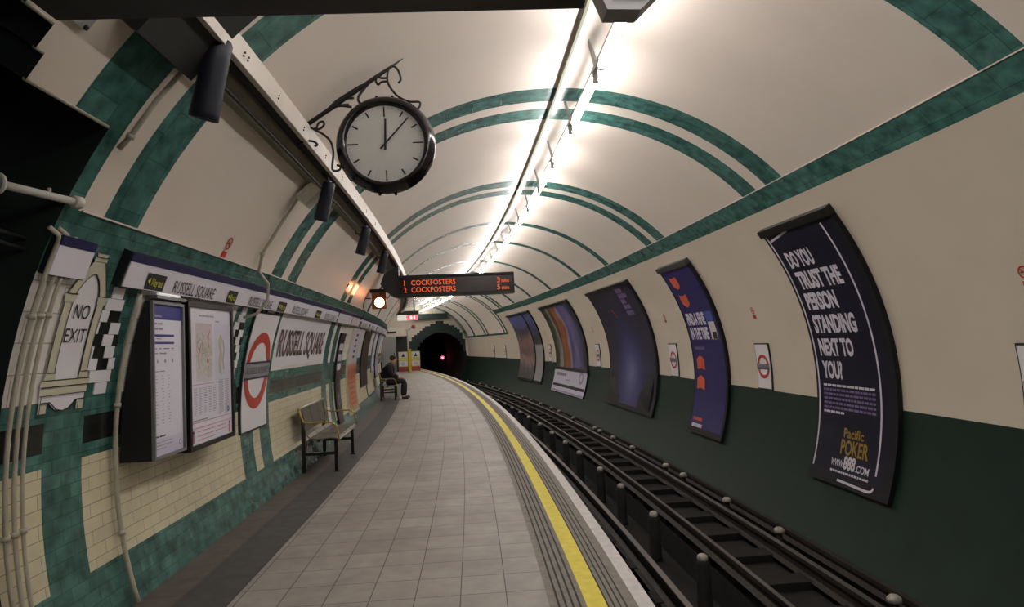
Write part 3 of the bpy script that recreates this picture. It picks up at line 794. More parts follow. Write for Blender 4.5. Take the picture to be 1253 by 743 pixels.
# no-smoking signs
def nosmoke(fnmap, s, dg, label, name='no_smoking_sign', wgt=1.):
    t = thing(name, label, 'sign', WL(s, dg), ang(s), 'small no smoking signs')
    d = Decal(fnmap(s, dg)); d.rect(-.055, -.10, .055, .09, 'paper_pale', .002) if wgt > 1 else None
    d.ring(0, .03, .037, .05, 'red_enamel', .004, 24); d.line([(-.035, .065), (.035, -.005)], .012, 'red_enamel', .0045)
    d.rect(-.03, .025, .02, .035, 'ink', .0035); d.build('pictogram', t)
    d = Decal(fnmap(s, dg)); d.rect(-.045, -.085, .045, -.035, 'red_enamel', .003); d.build('red_label', t)
nosmoke(on_left, 5.04, 152.3, 'small red no smoking roundel on the plaster above the first name frieze')
nosmoke(on_right, 4.38, 17.3, 'small red no smoking roundel on the right wall at the right edge')
nosmoke(on_right, 8.70, 16.3, 'small red no smoking roundel between the black and the purple poster')
nosmoke(on_right, 12.25, 17.6, 'small red no smoking roundel left of the purple poster')
nosmoke(on_right, 17.9, 16.1, 'small red no smoking roundel between the night sky and the brown picture poster')
nosmoke(on_right, 24.0, 17.0, 'small red no smoking roundel left of the brown picture poster')

# small roundels on the right wall
def small_roundel(s0, s1, label):
    t = thing('small_roundel', label, 'sign', WL((s0 + s1) / 2, -3.5), ang(s0), 'small roundel signs on the track wall')
    mb = MB(); slab(mb, s0, s1, -3.45, 8.3, R, R - .02, 'ink', 6, 1); mb.build('frame', t)
    mb = MB(); slab(mb, s0 + .015, s1 - .015, -3.15, 8.0, R - .02, R - .024, 'white_enamel', 6, 1); mb.build('panel', t)
    d = Decal(on_right((s0 + s1) / 2, 2.4, R - .024)); w = (s1 - s0)
    roundel(d, 0, 0, .165, w - .05, 'RUSSELL SQUARE', 'blue_enamel'); d.build('roundel', t)
small_roundel(4.23, 4.63, 'small roundel sign cut by the right edge of the picture')
small_roundel(8.51, 8.91, 'small roundel sign between the black and the purple poster')
small_roundel(12.02, 12.45, 'small roundel sign left of the purple poster')
small_roundel(17.6, 18.0, 'small roundel sign between the night sky and the brown picture poster')
small_roundel(23.6, 24.0, 'small roundel sign left of the brown picture poster')
for s in (32.0, 34.6):
    small_roundel(s, s + .35, 'small roundel sign on the far cream wall, %s' % ('nearer of the two' if s < 33 else 'the one towards the tunnel mouth'))

# ---------------------------------------------------------------- track-side posters
def bigposter(label, s0, s1, art, d0=-20.2, d1=35.2, hdr='black_metal', fl=.06, fr=.06, extra=None, extra2=None, th=.05, ft=.10, fb=.10):
    t = thing('wall_poster', label, 'poster', WL((s0 + s1) / 2, d0), ang((s0 + s1) / 2))
    mb = MB(); slab(mb, s0, s1, d0, d1, R, R - th, 'poster_black', 28, 1); mb.build('frame', t)
    mb = MB(); slab(mb, s0 - .01, s1 + .01, d1 - 1.3, d1 + .4, R, R - th - .03, hdr, 2, 1); mb.build('top_rail', t)
    L = math.radians(d1 - d0) * R
    d = Decal(on_right(s1, d0, R - th)); d.rect(fl, fb, s1 - s0 - fr, L - ft, art, .002, 28, 2); sh = d.build('sheet', t)
    mk_ = lambda: Decal(on_right(s1, d0, R - th))
    if extra:
        d = mk_(); d.new = lambda nm: mk_(); d.sheet = sh; extra(d, s1 - s0, L)
        if d.f: d.build('lettering', sh)
    if extra2:
        d = mk_(); d.sheet = sh; d.mk = mk_; extra2(d, s1 - s0, L)
        if d.f: d.build('printed_mark', sh)
    return t
def V_(deg, d0=-20.2): return math.radians(deg - d0) * R
def ex_poker(d, W, L):
    S1 = 7.38; U = lambda s: S1 - s
    def tx(t, s0, s1, top, bot, m='poster_white', b=.045, h=.005): d.text(t, U(s0), V_(bot), s0 - s1, V_(top) - V_(bot), m, h, b)
    tx('DO YOU', 7.19, 6.69, 28.4, 24.9); tx('TRUST THE', 7.20, 6.37, 23.7, 20.0); tx('PERSON', 7.21, 6.62, 18.9, 15.4)
    tx('STANDING', 7.215, 6.43, 14.0, 10.4); tx('NEXT TO', 7.215, 6.58, 9.0, 5.6); tx('YOU?', 7.215, 6.84, 4.3, .9)
    r = random.Random(5)
    for i in range(7):
        v = V_(-.9 - .9 * i); u = U(7.23); e = U(6.31) if i < 6 else U(6.85)
        while u < e - .01:
            w = min(r.uniform(.03, .09), e - u); d.rect(u, v, u + w, v + .024, 'poster_white' if i in (0, 6) else 'poster_text_dim', .004); u += w + .012
    # white outline, broken at the lower left
    lw = .026
    def ln(pts): d.line(pts, lw, 'poster_white', .006)
    ln([(U(7.315), V_(33 - 2.2 * i)) for i in range(24)]); ln([(U(6.225), V_(32.2 - 2.2 * i)) for i in range(23)])
    ln([(U(7.29), V_(31.6)), (U(6.85), V_(32.9))])
    ln([(U(6.225), V_(-18.4)), (U(6.24), V_(-19.0)), (U(6.28), V_(-19.3)), (U(6.34), V_(-19.35)), (U(6.82), V_(-19.1))])
def ex_poker2(d, W, L):
    S1 = 7.38; U = lambda s: S1 - s
    d.text('Pacific', U(6.83), V_(-10.6), .34, .10, 'poster_gold', .005, .02)
    d.text('POKER', U(6.86), V_(-13.9), .47, .16, 'poster_gold', .005, .02)
    d.text('WWW.', U(6.99), V_(-16.5), .22, .075, 'poster_white', .005, .02); d.text('888', U(6.77), V_(-16.6), .20, .135, 'poster_white', .005, .04)
    d.text('.COM', U(6.56), V_(-16.6), .22, .075, 'poster_white', .005, .02)
    r = random.Random(9); u = U(6.98)
    while u < U(6.34): w = r.uniform(.02, .06); d.rect(u, V_(-17.7), u + w, V_(-17.3), 'poster_white', .005); u += w + .01
p = bigposter('black poster reading DO YOU TRUST THE PERSON STANDING NEXT TO YOU?', 5.99, 7.38, 'poster_navy', fl=.04, fr=.10, extra=ex_poker, extra2=ex_poker2)
def ex_blue(d, W, L):
    S1 = 11.2; U = lambda s: S1 - s
    d.text('FIND A FINE', U(11.05), V_(14.1), .76, .20, 'poster_white', .004, .05); d.text('IN THE TIME', U(11.05), V_(9.5), .74, .19, 'poster_white', .004, .05)
    bars(d, U(11.03), V_(6.0), U(10.32), 1, .02, .05, 'poster_text_dim', .004, .012, .03, .10)
    bars(d, U(11.06), V_(-16.2), U(10.45), 1, .02, .05, 'poster_orange', .004, .01, .03, .10); bars(d, U(11.06), V_(-18.3), U(10.38), 1, .02, .06, 'poster_white', .004, .01, .04, .12)
def ex_blue2(d, W, L):
    dd_ = d
    S1 = 11.2; U = lambda s: S1 - s
    def wing(cu, cv, w, h, up):
        g = 1 if up else -1; d = dd_.mk()
        d.poly([(cu - w, cv - g * h), (cu - w, cv + g * h * .45), (cu - w * .5, cv + g * h * .8), (cu, cv + g * h), (cu, cv - g * h * .75)], 'poster_orange', .004)
        d.poly([(cu + w, cv - g * h), (cu + w, cv + g * h * .45), (cu + w * .5, cv + g * h * .8), (cu, cv + g * h), (cu, cv - g * h * .75)], 'poster_orange', .004); d.build('wing_mark', dd_.sheet)
    wing(U(10.82), V_(28.3), .15, .12, False); wing(U(10.80), V_(22.0), .15, .12, False)
    wing(U(10.86), V_(1.9), .16, .12, True); wing(U(10.89), V_(-4.3), .16, .12, True)
    d.rect(U(10.25), V_(13.3), U(9.98), V_(17.8), 'poster_blue', .0035); d.rect(U(10.22), V_(9.2), U(9.98), V_(14.6), 'map_buff', .004)
    d.rect(U(10.15), V_(9.3), U(10.0), V_(11.5), 'rail_side', .0045)
bigposter('purple poster with orange wing shapes and white block lettering', 9.84, 11.2, 'poster_purple', extra=ex_blue, extra2=ex_blue2, hdr='mid_dark')
def ex_night(d, W, L):
    S1 = 16.62; U = lambda s: S1 - s
    for i, (dg, w) in enumerate(((30.5, .7), (28, .9), (25.5, .5), (23, .8), (20.3, .8))): bars(d, U(14.25) , V_(dg), U(14.25 - w), 1, .02, .10, 'poster_text_dim', .004, .03, .06, .16)
def ex_night2(d, W, L):
    S1 = 16.62; U = lambda s: S1 - s
    for s0, a, b in ((16.35, -17, -9), (16.0, -18, -12)): d.rect(U(s0), V_(a), U(s0 - .10), V_(b), 'poster_white', .004)
    d.rect(U(14.0), V_(-14), U(13.5), V_(-10), 'lamp_box', .004); d.rect(U(13.9), V_(-13.5), U(13.82), V_(-10), 'poster_white', .005); d.rect(U(13.55), V_(-15), U(13.43), V_(-9), 'poster_white', .005)
    d.poly([(U(16.62) + .05, V_(-19.5)), (U(15.6), V_(-19.5)), (U(15.6), V_(-15.5)), (U(15.75), V_(-14)), (U(16.0), V_(-8)), (U(16.4), V_(-4)), (U(16.55), V_(-8))], 'rail_side', .003)
    d.poly([(U(14.2), V_(-19.5)), (U(13.35), V_(-19.5)), (U(13.35), V_(-6)), (U(13.6), V_(-5)), (U(13.9), V_(-9)), (U(14.2), V_(-14))], 'poster_black', .003)
    d.line([(U(15.3), V_(24)), (U(15.1), V_(20))], .03, 'poster_orange', .004)
bigposter('wide night sky poster glowing pale blue low in the middle', 13.15, 16.62, 'art_night', extra=ex_night, extra2=ex_night2)
bigposter('wide poster of brown and violet streaks above a white panel', 18.9, 22.85, 'art_market', d0=-6.5, fb=.0)
def ex_pan(d, W, L):
    d.rect(W * .02, L * .22, W * .98, L * .33, 'rail_side', .004); d.rect(W * .02, L * .02, W * .98, L * .08, 'map_grey', .004)
def ex_pan2(d, W, L):
    d.text('GALAXDITE', W * .10, L * .66, W * .55, L * .13, 'sign_text_soft', .004, .03) if False else bars(d, W * .08, L * .66, W * .62, 1, .02, L * .12, 'sign_text_soft', .004, .03, .14, .3)
    bars(d, W * .40, L * .50, W * .62, 1, .02, L * .05, 'map_grey', .004, .03, .1, .2); d.ring(W * .85, L * .68, .10, .19, 'map_grey', .004, 16, 1.3)
bigposter('white printed panel under the brown and violet poster', 18.85, 22.95, 'paper_pale', d0=-22.0, d1=-6.3, extra=ex_pan, extra2=ex_pan2, fl=.0, fr=.0, ft=.0, fb=.0)
bigposter('far river landscape poster, furthest along the track wall', 26.2, 29.0, 'art_river', fl=.03, fr=.0)
bigposter('narrow far poster, dark blue above and white below, beside the river poster', 24.75, 26.1, 'art_slope', fl=.12, fr=.05)

# ---------------------------------------------------------------- beam, tray, cables under the ceiling
f = lambda x, y, z: X(y, x, z)
def sweep(name, prof, m, s0, s1, parent, step=.7):
    mb = MB(); n = max(1, int((s1 - s0) / step)); V = []; F = []; k = len(prof)
    for i in range(n + 1):
        s = s0 + (s1 - s0) * i / n
        V += [X(s, a, b) for a, b in prof]
    for i in range(n):
        for j in range(k): F.append([i * k + j, i * k + (j + 1) % k, (i + 1) * k + (j + 1) % k, (i + 1) * k + j])
    F += [list(range(k)), list(range(n * k, n * k + k))]
    mb.raw(V, F, m); return mb.build(name, parent)
def kk(k, prof): return [(-.8693 + (a + .8693) * k, 1.4472 + (b - 1.4472) * k) for a, b in prof]
t = thing('cable_beam', 'long cream beam with bolt pairs running diagonally under the ceiling', 'beam', X(2.2, -2.0, 2.9), ang(2.2))
sweep('beam', kk(1.045, [(-2.014, 2.880), (-2.006, 2.880), (-1.990, 3.000), (-2.04, 3.01), (-2.055, 2.90)]), 'cream_beam', 1.6, 30, t)
mb = MB()
for s in [2.7 + .0, 3.4, 3.46, 4.0, 4.6, 5.3, 6.0, 6.7, 7.5, 8.3]:
    for dz in (-.02, .02):
        mb = MB(); mb.lathe([(0, 0), (.006, 0), (.006, .006), (0, .007)], X(s + dz * .5, *kk(1.045, [(-2.0 + .003, 2.93 + dz * .6)])[0]), X(s, 1, 0) - X(s, 0, 0), 'ink', 8); mb.build('bolt', t)
t = thing('cable_tray', 'olive and black cable tray following the ceiling beside the cream beam', 'cable tray', X(2.4, -2.1, 2.8), ang(2.4))
sweep('tray', kk(1.10, [(-2.135, 2.735), (-2.10, 2.775), (-2.13, 2.80), (-2.165, 2.765)]), 'olive_tray', 3.55, 30, t)
sweep('side_channel', kk(1.10, [(-2.10, 2.775), (-2.045, 2.84), (-2.075, 2.87), (-2.13, 2.80)]), 'olive_tray', 2.9, 30, t)
sweep('dark_channel', kk(1.08, [(-2.045, 2.84), (-2.016, 2.876), (-2.055, 2.93), (-2.085, 2.88)]), 'dark_tray', 1.6, 30, t)
mb = MB(); mb.tube([X(s_ * .6 + 3.2, *kk(1.09, [(-2.098, 2.768)])[0]) for s_ in range(40)], .010, 'cable', 6); mb.build('cable_run', t)
mb = MB(); mb.tube([X(s_ * .6 + 3.2, *kk(1.09, [(-2.050, 2.826)])[0]) for s_ in range(40)], .009, 'cable', 6); mb.build('cable_run', t)
mb = MB()
for s in [4.2 + .9 * i for i in range(12)]:
    mb = MB(); mb.tube([WL(s, 133.5, R), X(s, -2.17, 2.99)], .012, 'cable', 6); mb.build('hanger', t)
mb = MB(); slab(mb, 2.72, 3.24, 127.5, 138.6, R, R - .10, 'dark_tray', 6, 2)
t = thing('junction_trunking', 'dark trunking box over the wide green arch at the top left', 'box', X(2.9, -2.17, 2.7), ang(2.9))
mb.build('casing', t)
mb = MB(); slab(mb, 3.24, 3.255, 129, 137.5, R, R - .09, 'olive_tray', 4, 1); mb.build('end_plate', t)
t = thing('junction_box', 'cream junction box on the ceiling where the thin conduit meets the tray', 'box', X(5.72, -2.3, 2.75), ang(5.7))
mb = MB(); mb.box((-.07, -.10, -.05), (.07, .10, .05), 'pipe_paint', lambda x, y, z: X(5.72 + y, -2.27 + x + z * .7, 2.78 + x * .9 - z * .7)); mb.build('casing', t)
mb = MB(); mb.box((-.06, -.09, -.062), (.06, .09, -.05), 'cream_beam', lambda x, y, z: X(5.72 + y, -2.27 + x - z * -.7, 2.78 + x * .9 - z * .7)); mb.build('lid', t)

# projector speakers hung from the tray
def make_speaker():
    t = thing('projector_speaker', 'x', 'speaker', (0, 0, 0), 0, 'black speakers hung below the cable tray')
    mb = MB()
    A = Vector((.045, -.03, .19)); B = Vector((-.065, .03, -.17))
    ax = (B - A).normalized()
    mb.lathe([(0, 0), (.050, .0), (.062, .02), (.063, .10), (.066, .22), (.070, .36), (.071, .395), (.064, .398), (.062, .37), (0, .36)], A, ax, 'speaker', 20)
    mb.build('horn_body', t, world=False)
    mb = MB(); mb.tube([A + ax * .10 + Vector((-.05, 0, .0)), A + ax * .12 + Vector((-.12, 0, .02)), A + ax * .03 + Vector((-.17, 0, .06))], .009, 'black_metal', 8); mb.build('arm', t, world=False)
    mb = MB(); mb.tube([A + Vector((0, 0, -.02)), A + Vector((-.02, 0, .05)), A + Vector((-.06, 0, .09))], .012, 'black_metal', 8); mb.lathe([(0, 0), (.03, 0), (.03, .02), (0, .02)], A + Vector((-.01, 0, -.01)), (0, 0, 1), 'grey_metal', 12); mb.build('bracket', t, world=False)
    return t
spk = make_speaker()
labs = ['nearest large black speaker under the cable tray, top left', 'black speaker under the cable tray left of the clock', 'third black speaker along the tray, below left of the clock', 'fourth small black speaker along the tray, just before the train display']
for i, (s, x, z) in enumerate(((3.24, -2.14, 2.80), (5.70, -2.135, 2.72), (8.05, -2.155, 2.745), (10.3, -2.16, 2.76))):
    if i == 0: spk.location = X(s, x, z); spk.rotation_euler = (0, 0, ang(s)); spk['label'] = labs[0]
    else: dup(spk, X(s, x, z), ang(s), labs[i]).scale = (.86, .86, .86)

# ---------------------------------------------------------------- clock on its iron bracket
KC, SC = .955, 4.775
def kc(a, b): return (-.8693 + (a + .8693) * KC, 1.4472 + (b - 1.4472) * KC)
C0 = X(SC, *kc(-1.531, 2.985))
t = thing('platform_clock', 'round white-faced clock in a thick black case hung from an iron bracket', 'clock', C0, ang(5))
to_cam = Vector((0, -1, 0)); to_cam.rotate(Matrix.Rotation(ang(5), 3, 'Z'))
mb = MB()
prof = [(0, -.09), (.30, -.09), (.345, -.07), (.372, -.03), (.378, 0), (.372, .03), (.350, .065), (.325, .085), (.302, .080), (.295, .05), (.29, .04)]
prof = [(a * KC, b * KC) for a, b in prof]
mb.lathe(prof, C0, to_cam, 'clock_case', 64); mb.build('case', t)
mb = MB(); mb.lathe([(0, .045 * KC), (.296 * KC, .045 * KC)], C0, to_cam, 'clock_face', 64, False); dial = mb.build('dial', t)
rt = Vector((math.cos(ang(5)), math.sin(ang(5)), 0)); ROLL = -.008
upv = Vector((0, 0, 1)) * math.cos(ROLL) + rt * math.sin(ROLL); rtv = rt * math.cos(ROLL) - Vector((0, 0, 1)) * math.sin(ROLL)
def cf(u, v, h): return C0 + (rtv * u + upv * v + to_cam * (.047 + h)) * KC
d = Decal(cf)
for k in range(12):
    a = PI / 6 * k; big = k % 3 == 0
    r0, r1, w = (.205, .285, .0105) if big else (.232, .280, .0125)
    d.line([(r0 * math.sin(a), r0 * math.cos(a)), (r1 * math.sin(a), r1 * math.cos(a))], w, 'ink', .001)
for k in range(60):
    if k % 5: a = PI / 30 * k; d.line([(.268 * math.sin(a), .268 * math.cos(a)), (.282 * math.sin(a), .282 * math.cos(a))], .0025, 'map_grey', .001)
d.build('hour_marks', dial)
def hand(nm, a, L, tail, w, h):
    d = Decal(cf); ca, sa = math.cos(a), math.sin(a)
    P_ = lambda r, o: (r * sa + o * ca, r * ca - o * sa)
    d.poly([P_(-tail, w), P_(L, w * .75), P_(L, -w * .75), P_(-tail, -w)], 'ink', h); d.build(nm, t)
hand('hour_hand', math.radians(2.5), .19, .05, .009, .004); hand('minute_hand', math.radians(43), .265, .055, .007, .008)
mb = MB()
for k in range(2):
    for sg in (-1, 1):
        a = math.radians(90 + 180 * k + sg * 9); p = C0 + (rt * .378 * math.cos(a) + Vector((0, 0, 1)) * .378 * math.sin(a)) * KC
        mb = MB(); mb.lathe([(0, .0), (.012, .0), (.010, .012), (0, .016)], p, p - C0, 'clock_case', 8); mb.build('lug', t)
b_ = thing('clock_bracket', 'black scrolled iron bracket on the ceiling carrying the clock', 'bracket', X(SC, *kc(-1.74, 3.41)), ang(5))
def smooth(pts, n=4):
    out = []
    for i in range(len(pts) - 1):
        p0 = pts[max(i - 1, 0)]; p1 = pts[i]; p2 = pts[i + 1]; p3 = pts[min(i + 2, len(pts) - 1)]
        for k in range(n):
            t_ = k / n
            out.append(tuple(.5 * ((2 * p1[j]) + (-p0[j] + p2[j]) * t_ + (2 * p0[j] - 5 * p1[j] + 4 * p2[j] - p3[j]) * t_ ** 2 + (-p0[j] + 3 * p1[j] - 3 * p2[j] + p3[j]) * t_ ** 3) for j in (0, 1)))
    out.append(pts[-1]); return out
mb = MB()
barp = [X(SC, *kc(-2.13 + (2.13 - 1.27) * i / 8, 3.155 + (3.735 - 3.155) * i / 8 - .0)) for i in range(8)]
mb.tube(barp, [.017] * 6 + [.012, .003], 'black_metal', 8); mb.build('top_bar', b_)
CV = {'scroll': [[(-1.421, 3.47), (-1.401, 3.501), (-1.417, 3.565), (-1.447, 3.6), (-1.485, 3.59), (-1.502, 3.535), (-1.497, 3.464), (-1.439, 3.376), (-1.35, 3.324), (-1.266, 3.317), (-1.267, 3.278), (-1.299, 3.26), (-1.313, 3.287)],
                 [(-1.503, 3.511), (-1.549, 3.512), (-1.579, 3.521), (-1.591, 3.49), (-1.574, 3.461), (-1.55, 3.481), (-1.504, 3.485)],
                 [(-2.111, 3.151), (-2.06, 3.119), (-1.994, 3.078), (-1.947, 3.023), (-1.93, 2.937), (-1.942, 2.814), (-1.897, 2.802), (-1.878, 2.828), (-1.908, 2.844)],
                 [(-2.052, 3.126), (-2.036, 3.169), (-2.002, 3.184), (-1.994, 3.156), (-2.03, 3.126), (-2.067, 3.134)],
                 [(-2.20, 3.00), (-2.144, 3.036), (-2.077, 3.031), (-2.048, 3.005), (-2.071, 2.995)]],
      'strut': [[(-1.608, 3.516), (-1.728, 3.367), (-1.70, 3.30)], [(-2.05, 3.21), (-1.96, 3.26), (-1.882, 3.301), (-1.78, 3.29)], [(-1.99, 3.245), (-1.90, 3.335), (-1.80, 3.40), (-1.70, 3.46)], [(-1.92, 3.30), (-1.80, 3.31)], [(-1.85, 3.36), (-1.76, 3.36)]]}
for nm, L in CV.items():
    for c in L:
        mb = MB(); mb.tube([X(SC, *kc(a, b)) for a, b in smooth(c)], .0085 if nm == 'scroll' else .010, 'black_metal', 8); mb.build(nm, b_)

# ---------------------------------------------------------------- strip lights
mb = MB()
t = thing('light_rail', 'continuous thin green rail along the ceiling left of the fluorescent tubes', 'rail', X(2, 0, 3.85), ang(2))
def sw2(nm, prof, m, s0, s1, par): return sweep(nm, prof, m, s0, s1, par, .66)
sw2('rail', [(-.002, 3.866), (.024, 3.866), (.024, 3.888), (-.002, 3.888)], 'rail_green', 1.5, 41.2, t)
PITCH = 1.345
# one fixture: trunking, hanger plate and tube, local frame: x lateral, y along the track
def make_light():
    t = thing('strip_light', 'x', 'light', (0, 0, 0), 0, 'fluorescent strip lights in a row along the crown of the tunnel')
    mb = MB(); bx = lambda a, b, m: mb.box(a, b, m)
    bx((-.020, -PITCH / 2, .060), (.016, PITCH / 2, .092), 'light_body'); tr = mb.build('trunking', t, world=False)
    mb = MB()
    V = [(-.008, -.66, .095), (.004, -.66, .095), (-.05, -.66, .292), (-.062, -.66, .292), (-.008, -.55, .095), (.004, -.55, .095), (-.05, -.61, .292), (-.062, -.61, .292)]
    mb.raw(V, [[0, 1, 2, 3], [4, 5, 6, 7], [0, 4, 7, 3], [1, 5, 6, 2], [0, 1, 5, 4], [3, 2, 6, 7]], 'light_body')
    mb.build('hanger', t, world=False)
    mb = MB()
    for y in (-.56, .52):
        mb = MB(); mb.box((-.022, y, -.034), (.022, y + .03, .060), 'light_body'); mb.build('lampholder', tr, world=False)
    mb = MB(); mb.tube([(0, -.525, 0), (0, .52, 0)], .032, 'tube', 12); mb.build('tube', t, world=False)
    return t
lp = make_light()
first = True
k = -9
while True:
    s = 5.87 + PITCH * k
    if s > 41: break
    i = k + 9
    if s > 4: lab = 'fluorescent tube light, %s from the camera in the row along the crown' % nth(k + 1)
    else: lab = 'fluorescent tube light overhead, nearer than the grey housing and out of the picture'
    if s > -6:
        if first: lp.location = X(s, .185, 3.60); lp.rotation_euler = (0, 0, ang(s)); lp['label'] = lab; first = False
        else: dup(lp, X(s, .185, 3.60), ang(s), lab)
    k += 1

# ---------------------------------------------------------------- grey housing at the top
t = thing('camera_housing', 'grey chamfered metal housing hung in front of the nearest light tube', 'housing', X(3.3, -.05, 3.1), ang(3.3))
pf = [(-.185, 3.076), (-.017, 3.072), (.105, 3.19), (.105, 3.46), (-.235, 3.46), (-.235, 3.205)]
mb = MB(); V = [X(3.16, a, b) for a, b in pf] + [X(3.3, a, b) for a, b in pf]
mb.raw(V, [list(range(6)), list(range(6, 12))] + [[j, (j + 1) % 6, 6 + (j + 1) % 6, 6 + j] for j in range(6)], 'mid_grey'); mb.build('shell', t)
mb = MB(); mb.box((-.150, 3.150, 3.125), (.020, 3.16, 3.33), 'screen_glass', f); mb.build('window', t)
mb = MB()
for x_ in (-.195, .062): mb = MB(); mb.lathe([(0, 0), (.014, 0), (.012, .008), (0, .01)], X(3.16, x_, 3.22), (0, -1, 0), 'steel', 12); mb.build('screw', t)
mb = MB(); mb.box((-.09, 3.20, 3.46), (-.03, 3.26, 3.90), 'grey_metal', f); mb.build('hanger', t)

# ---------------------------------------------------------------- train describers
def display(s, x0, x1, z0, z1, label, rows_=True):
    t = thing('train_display', label, 'display', X(s, (x0 + x1) / 2, z0), ang(s), None)
    g_ = lambda x, y, z: X(s + y, x, z)
    mb = MB(); mb.box((x0, 0, z0), (x1, .22, z1), 'display_case', g_)
    mb.box((x0, -.03, z0), (x1, 0, z0 + .025), 'display_case', g_); mb.box((x0, -.03, z1 - .03), (x1, 0, z1), 'display_case', g_); mb.box((x1 - .03, -.03, z0), (x1, 0, z1), 'display_case', g_)
    mb.build('casing', t)
    mb = MB(); mb.box((x0 + .02, -.006, z0 + .05), (x1 - .05, -.001, z1 - .06), 'display_screen', g_); scr = mb.build('screen', t)
    d = Decal(lambda u, v, h: X(s - .008 - h, u, z0 + v)); W = x1 - x0; H = z1 - z0
    if rows_:
        for vv, n_, mn in ((.53, '1', '3'), (.20, '2', '5')):
            d = Decal(d.fn); d.text(n_, x0 + W * .048, H * vv, W * (.010 if n_ == '1' else .022), H * .25, 'led', .001, .01); d.text('COCKFOSTERS', x0 + W * .11, H * vv, W * .38, H * .25, 'led', .001, .01)
            d.build('led_text', scr); d = Decal(d.fn); d.text(mn, x0 + W * .85, H * vv, W * .026, H * .25, 'led', .001, .01); d.text('mins', x0 + W * .89, H * vv, W * .065, H * .19, 'led', .001, .01); d.build('led_text', scr); d = Decal(d.fn)
    if d.f: d.build('led_text', scr)
    mb = MB()
    for x in ((x0 + W * .3, x0 + W * .75) if s < 5 else ()):
        mb = MB(); mb.tube([X(s + .11, x, z1), X(s + .11, x, ZC + math.sqrt(R * R - x * x) - .005)], .022, 'display_case', 10); mb.build('hanger', t)
    return t
display(12.0, -2.06, .045, 2.33, 2.72, 'long black train display with orange text ending over the platform edge')
mb = MB()
t = display(2.06, -2.30, -.47, 2.625, 2.96, 'underside of the near black display along the top edge of the picture', True)
mb = MB(); mb.box((-.469, 2.10, 2.645), (-.43, 2.26, 2.9), 'display_case', f); mb.build('end_cap', t)
# dark support arm of the far display
t = thing('display_support', 'bulky black bracket joining the train display to the cable tray', 'bracket', X(12.0, -2.1, 2.5), ang(12))
mb = MB(); mb.raw([X(s_, a, b) for s_ in (12.02, 12.35) for a, b in ((-2.05, 2.32), (-2.05, 2.72), (-2.05, 2.92), (-2.30, 2.78), (-2.38, 2.58), (-2.30, 2.46), (-2.18, 2.36))],
                [list(range(7)), list(range(7, 14))] + [[j, (j + 1) % 7, 7 + (j + 1) % 7, 7 + j] for j in range(7)], 'display_case'); mb.build('plate', t)
mb = MB(); mb.tube([X(12.2, -2.2, 2.6), X(12.4, -2.27, 2.52), X(12.3, -2.42, 2.42)], .02, 'cable', 8); mb.build('cable', t)

# ---------------------------------------------------------------- signal lamp and added glowing glint on the left wall
t = thing('signal_lamp', 'glowing round lamp in an orange box on the left wall below the train display', 'lamp', X(12.3, -2.47, 2.3), ang(12.3))
g_ = lambda x, y, z: X(12.3 + y, -2.43 + x, 2.30 + z)
mb = MB(); mb.box((-.14, 0, -.14), (.12, .2, .20), 'lamp_box', g_); mb.build('housing', t)
mb = MB(); mb.box((-.17, -.02, .16), (.13, .2, .22), 'black_matte', g_); mb.build('hood', t)
cc = g_(0, 0, -.03)
mb = MB(); mb.lathe([(.115, 0), (.115, .012), (.09, .015)], cc, to_cam, 'board_red', 28); mb.build('bezel', t)
mb = MB(); mb.lathe([(0, .035), (.05, .030), (.085, .012), (.09, 0)], cc, to_cam, 'red_lamp', 28); mb.build('lens', t)
mb = MB(); mb.tube([g_(-.15, 0, .05), g_(-.33, 0, .06)], .012, 'cable', 6); mb.tube([g_(-.26, 0, .06), g_(-.30, 0, -.1), g_(-.26, 0, -.22), g_(-.36, 0, -.34)], .008, 'cable', 6); mb.build('conduit', t)
t = thing('orange_glint', 'small added glowing stud for an orange glint on the plaster above the name frieze joint', 'lamp', WL(9.97, 149.5), ang(9.97))  # glowing stud added to stand for a reflected orange glint on the wall
mb = MB(); nrm = (WL(9.97, 149.5, 1) - WL(9.97, 149.5, 2)).normalized()
mb.lathe([(0, 0), (.035, 0), (.035, .02), (.028, .022)], WL(9.97, 149.5), nrm, 'board_red', 16); mb.build('base', t)
mb = MB(); mb.lathe([(.028, .02), (.022, .05), (0, .058)], WL(9.97, 149.5), nrm, 'glint_amber', 16); mb.build('lens', t)  # glowing face of the added glint stud

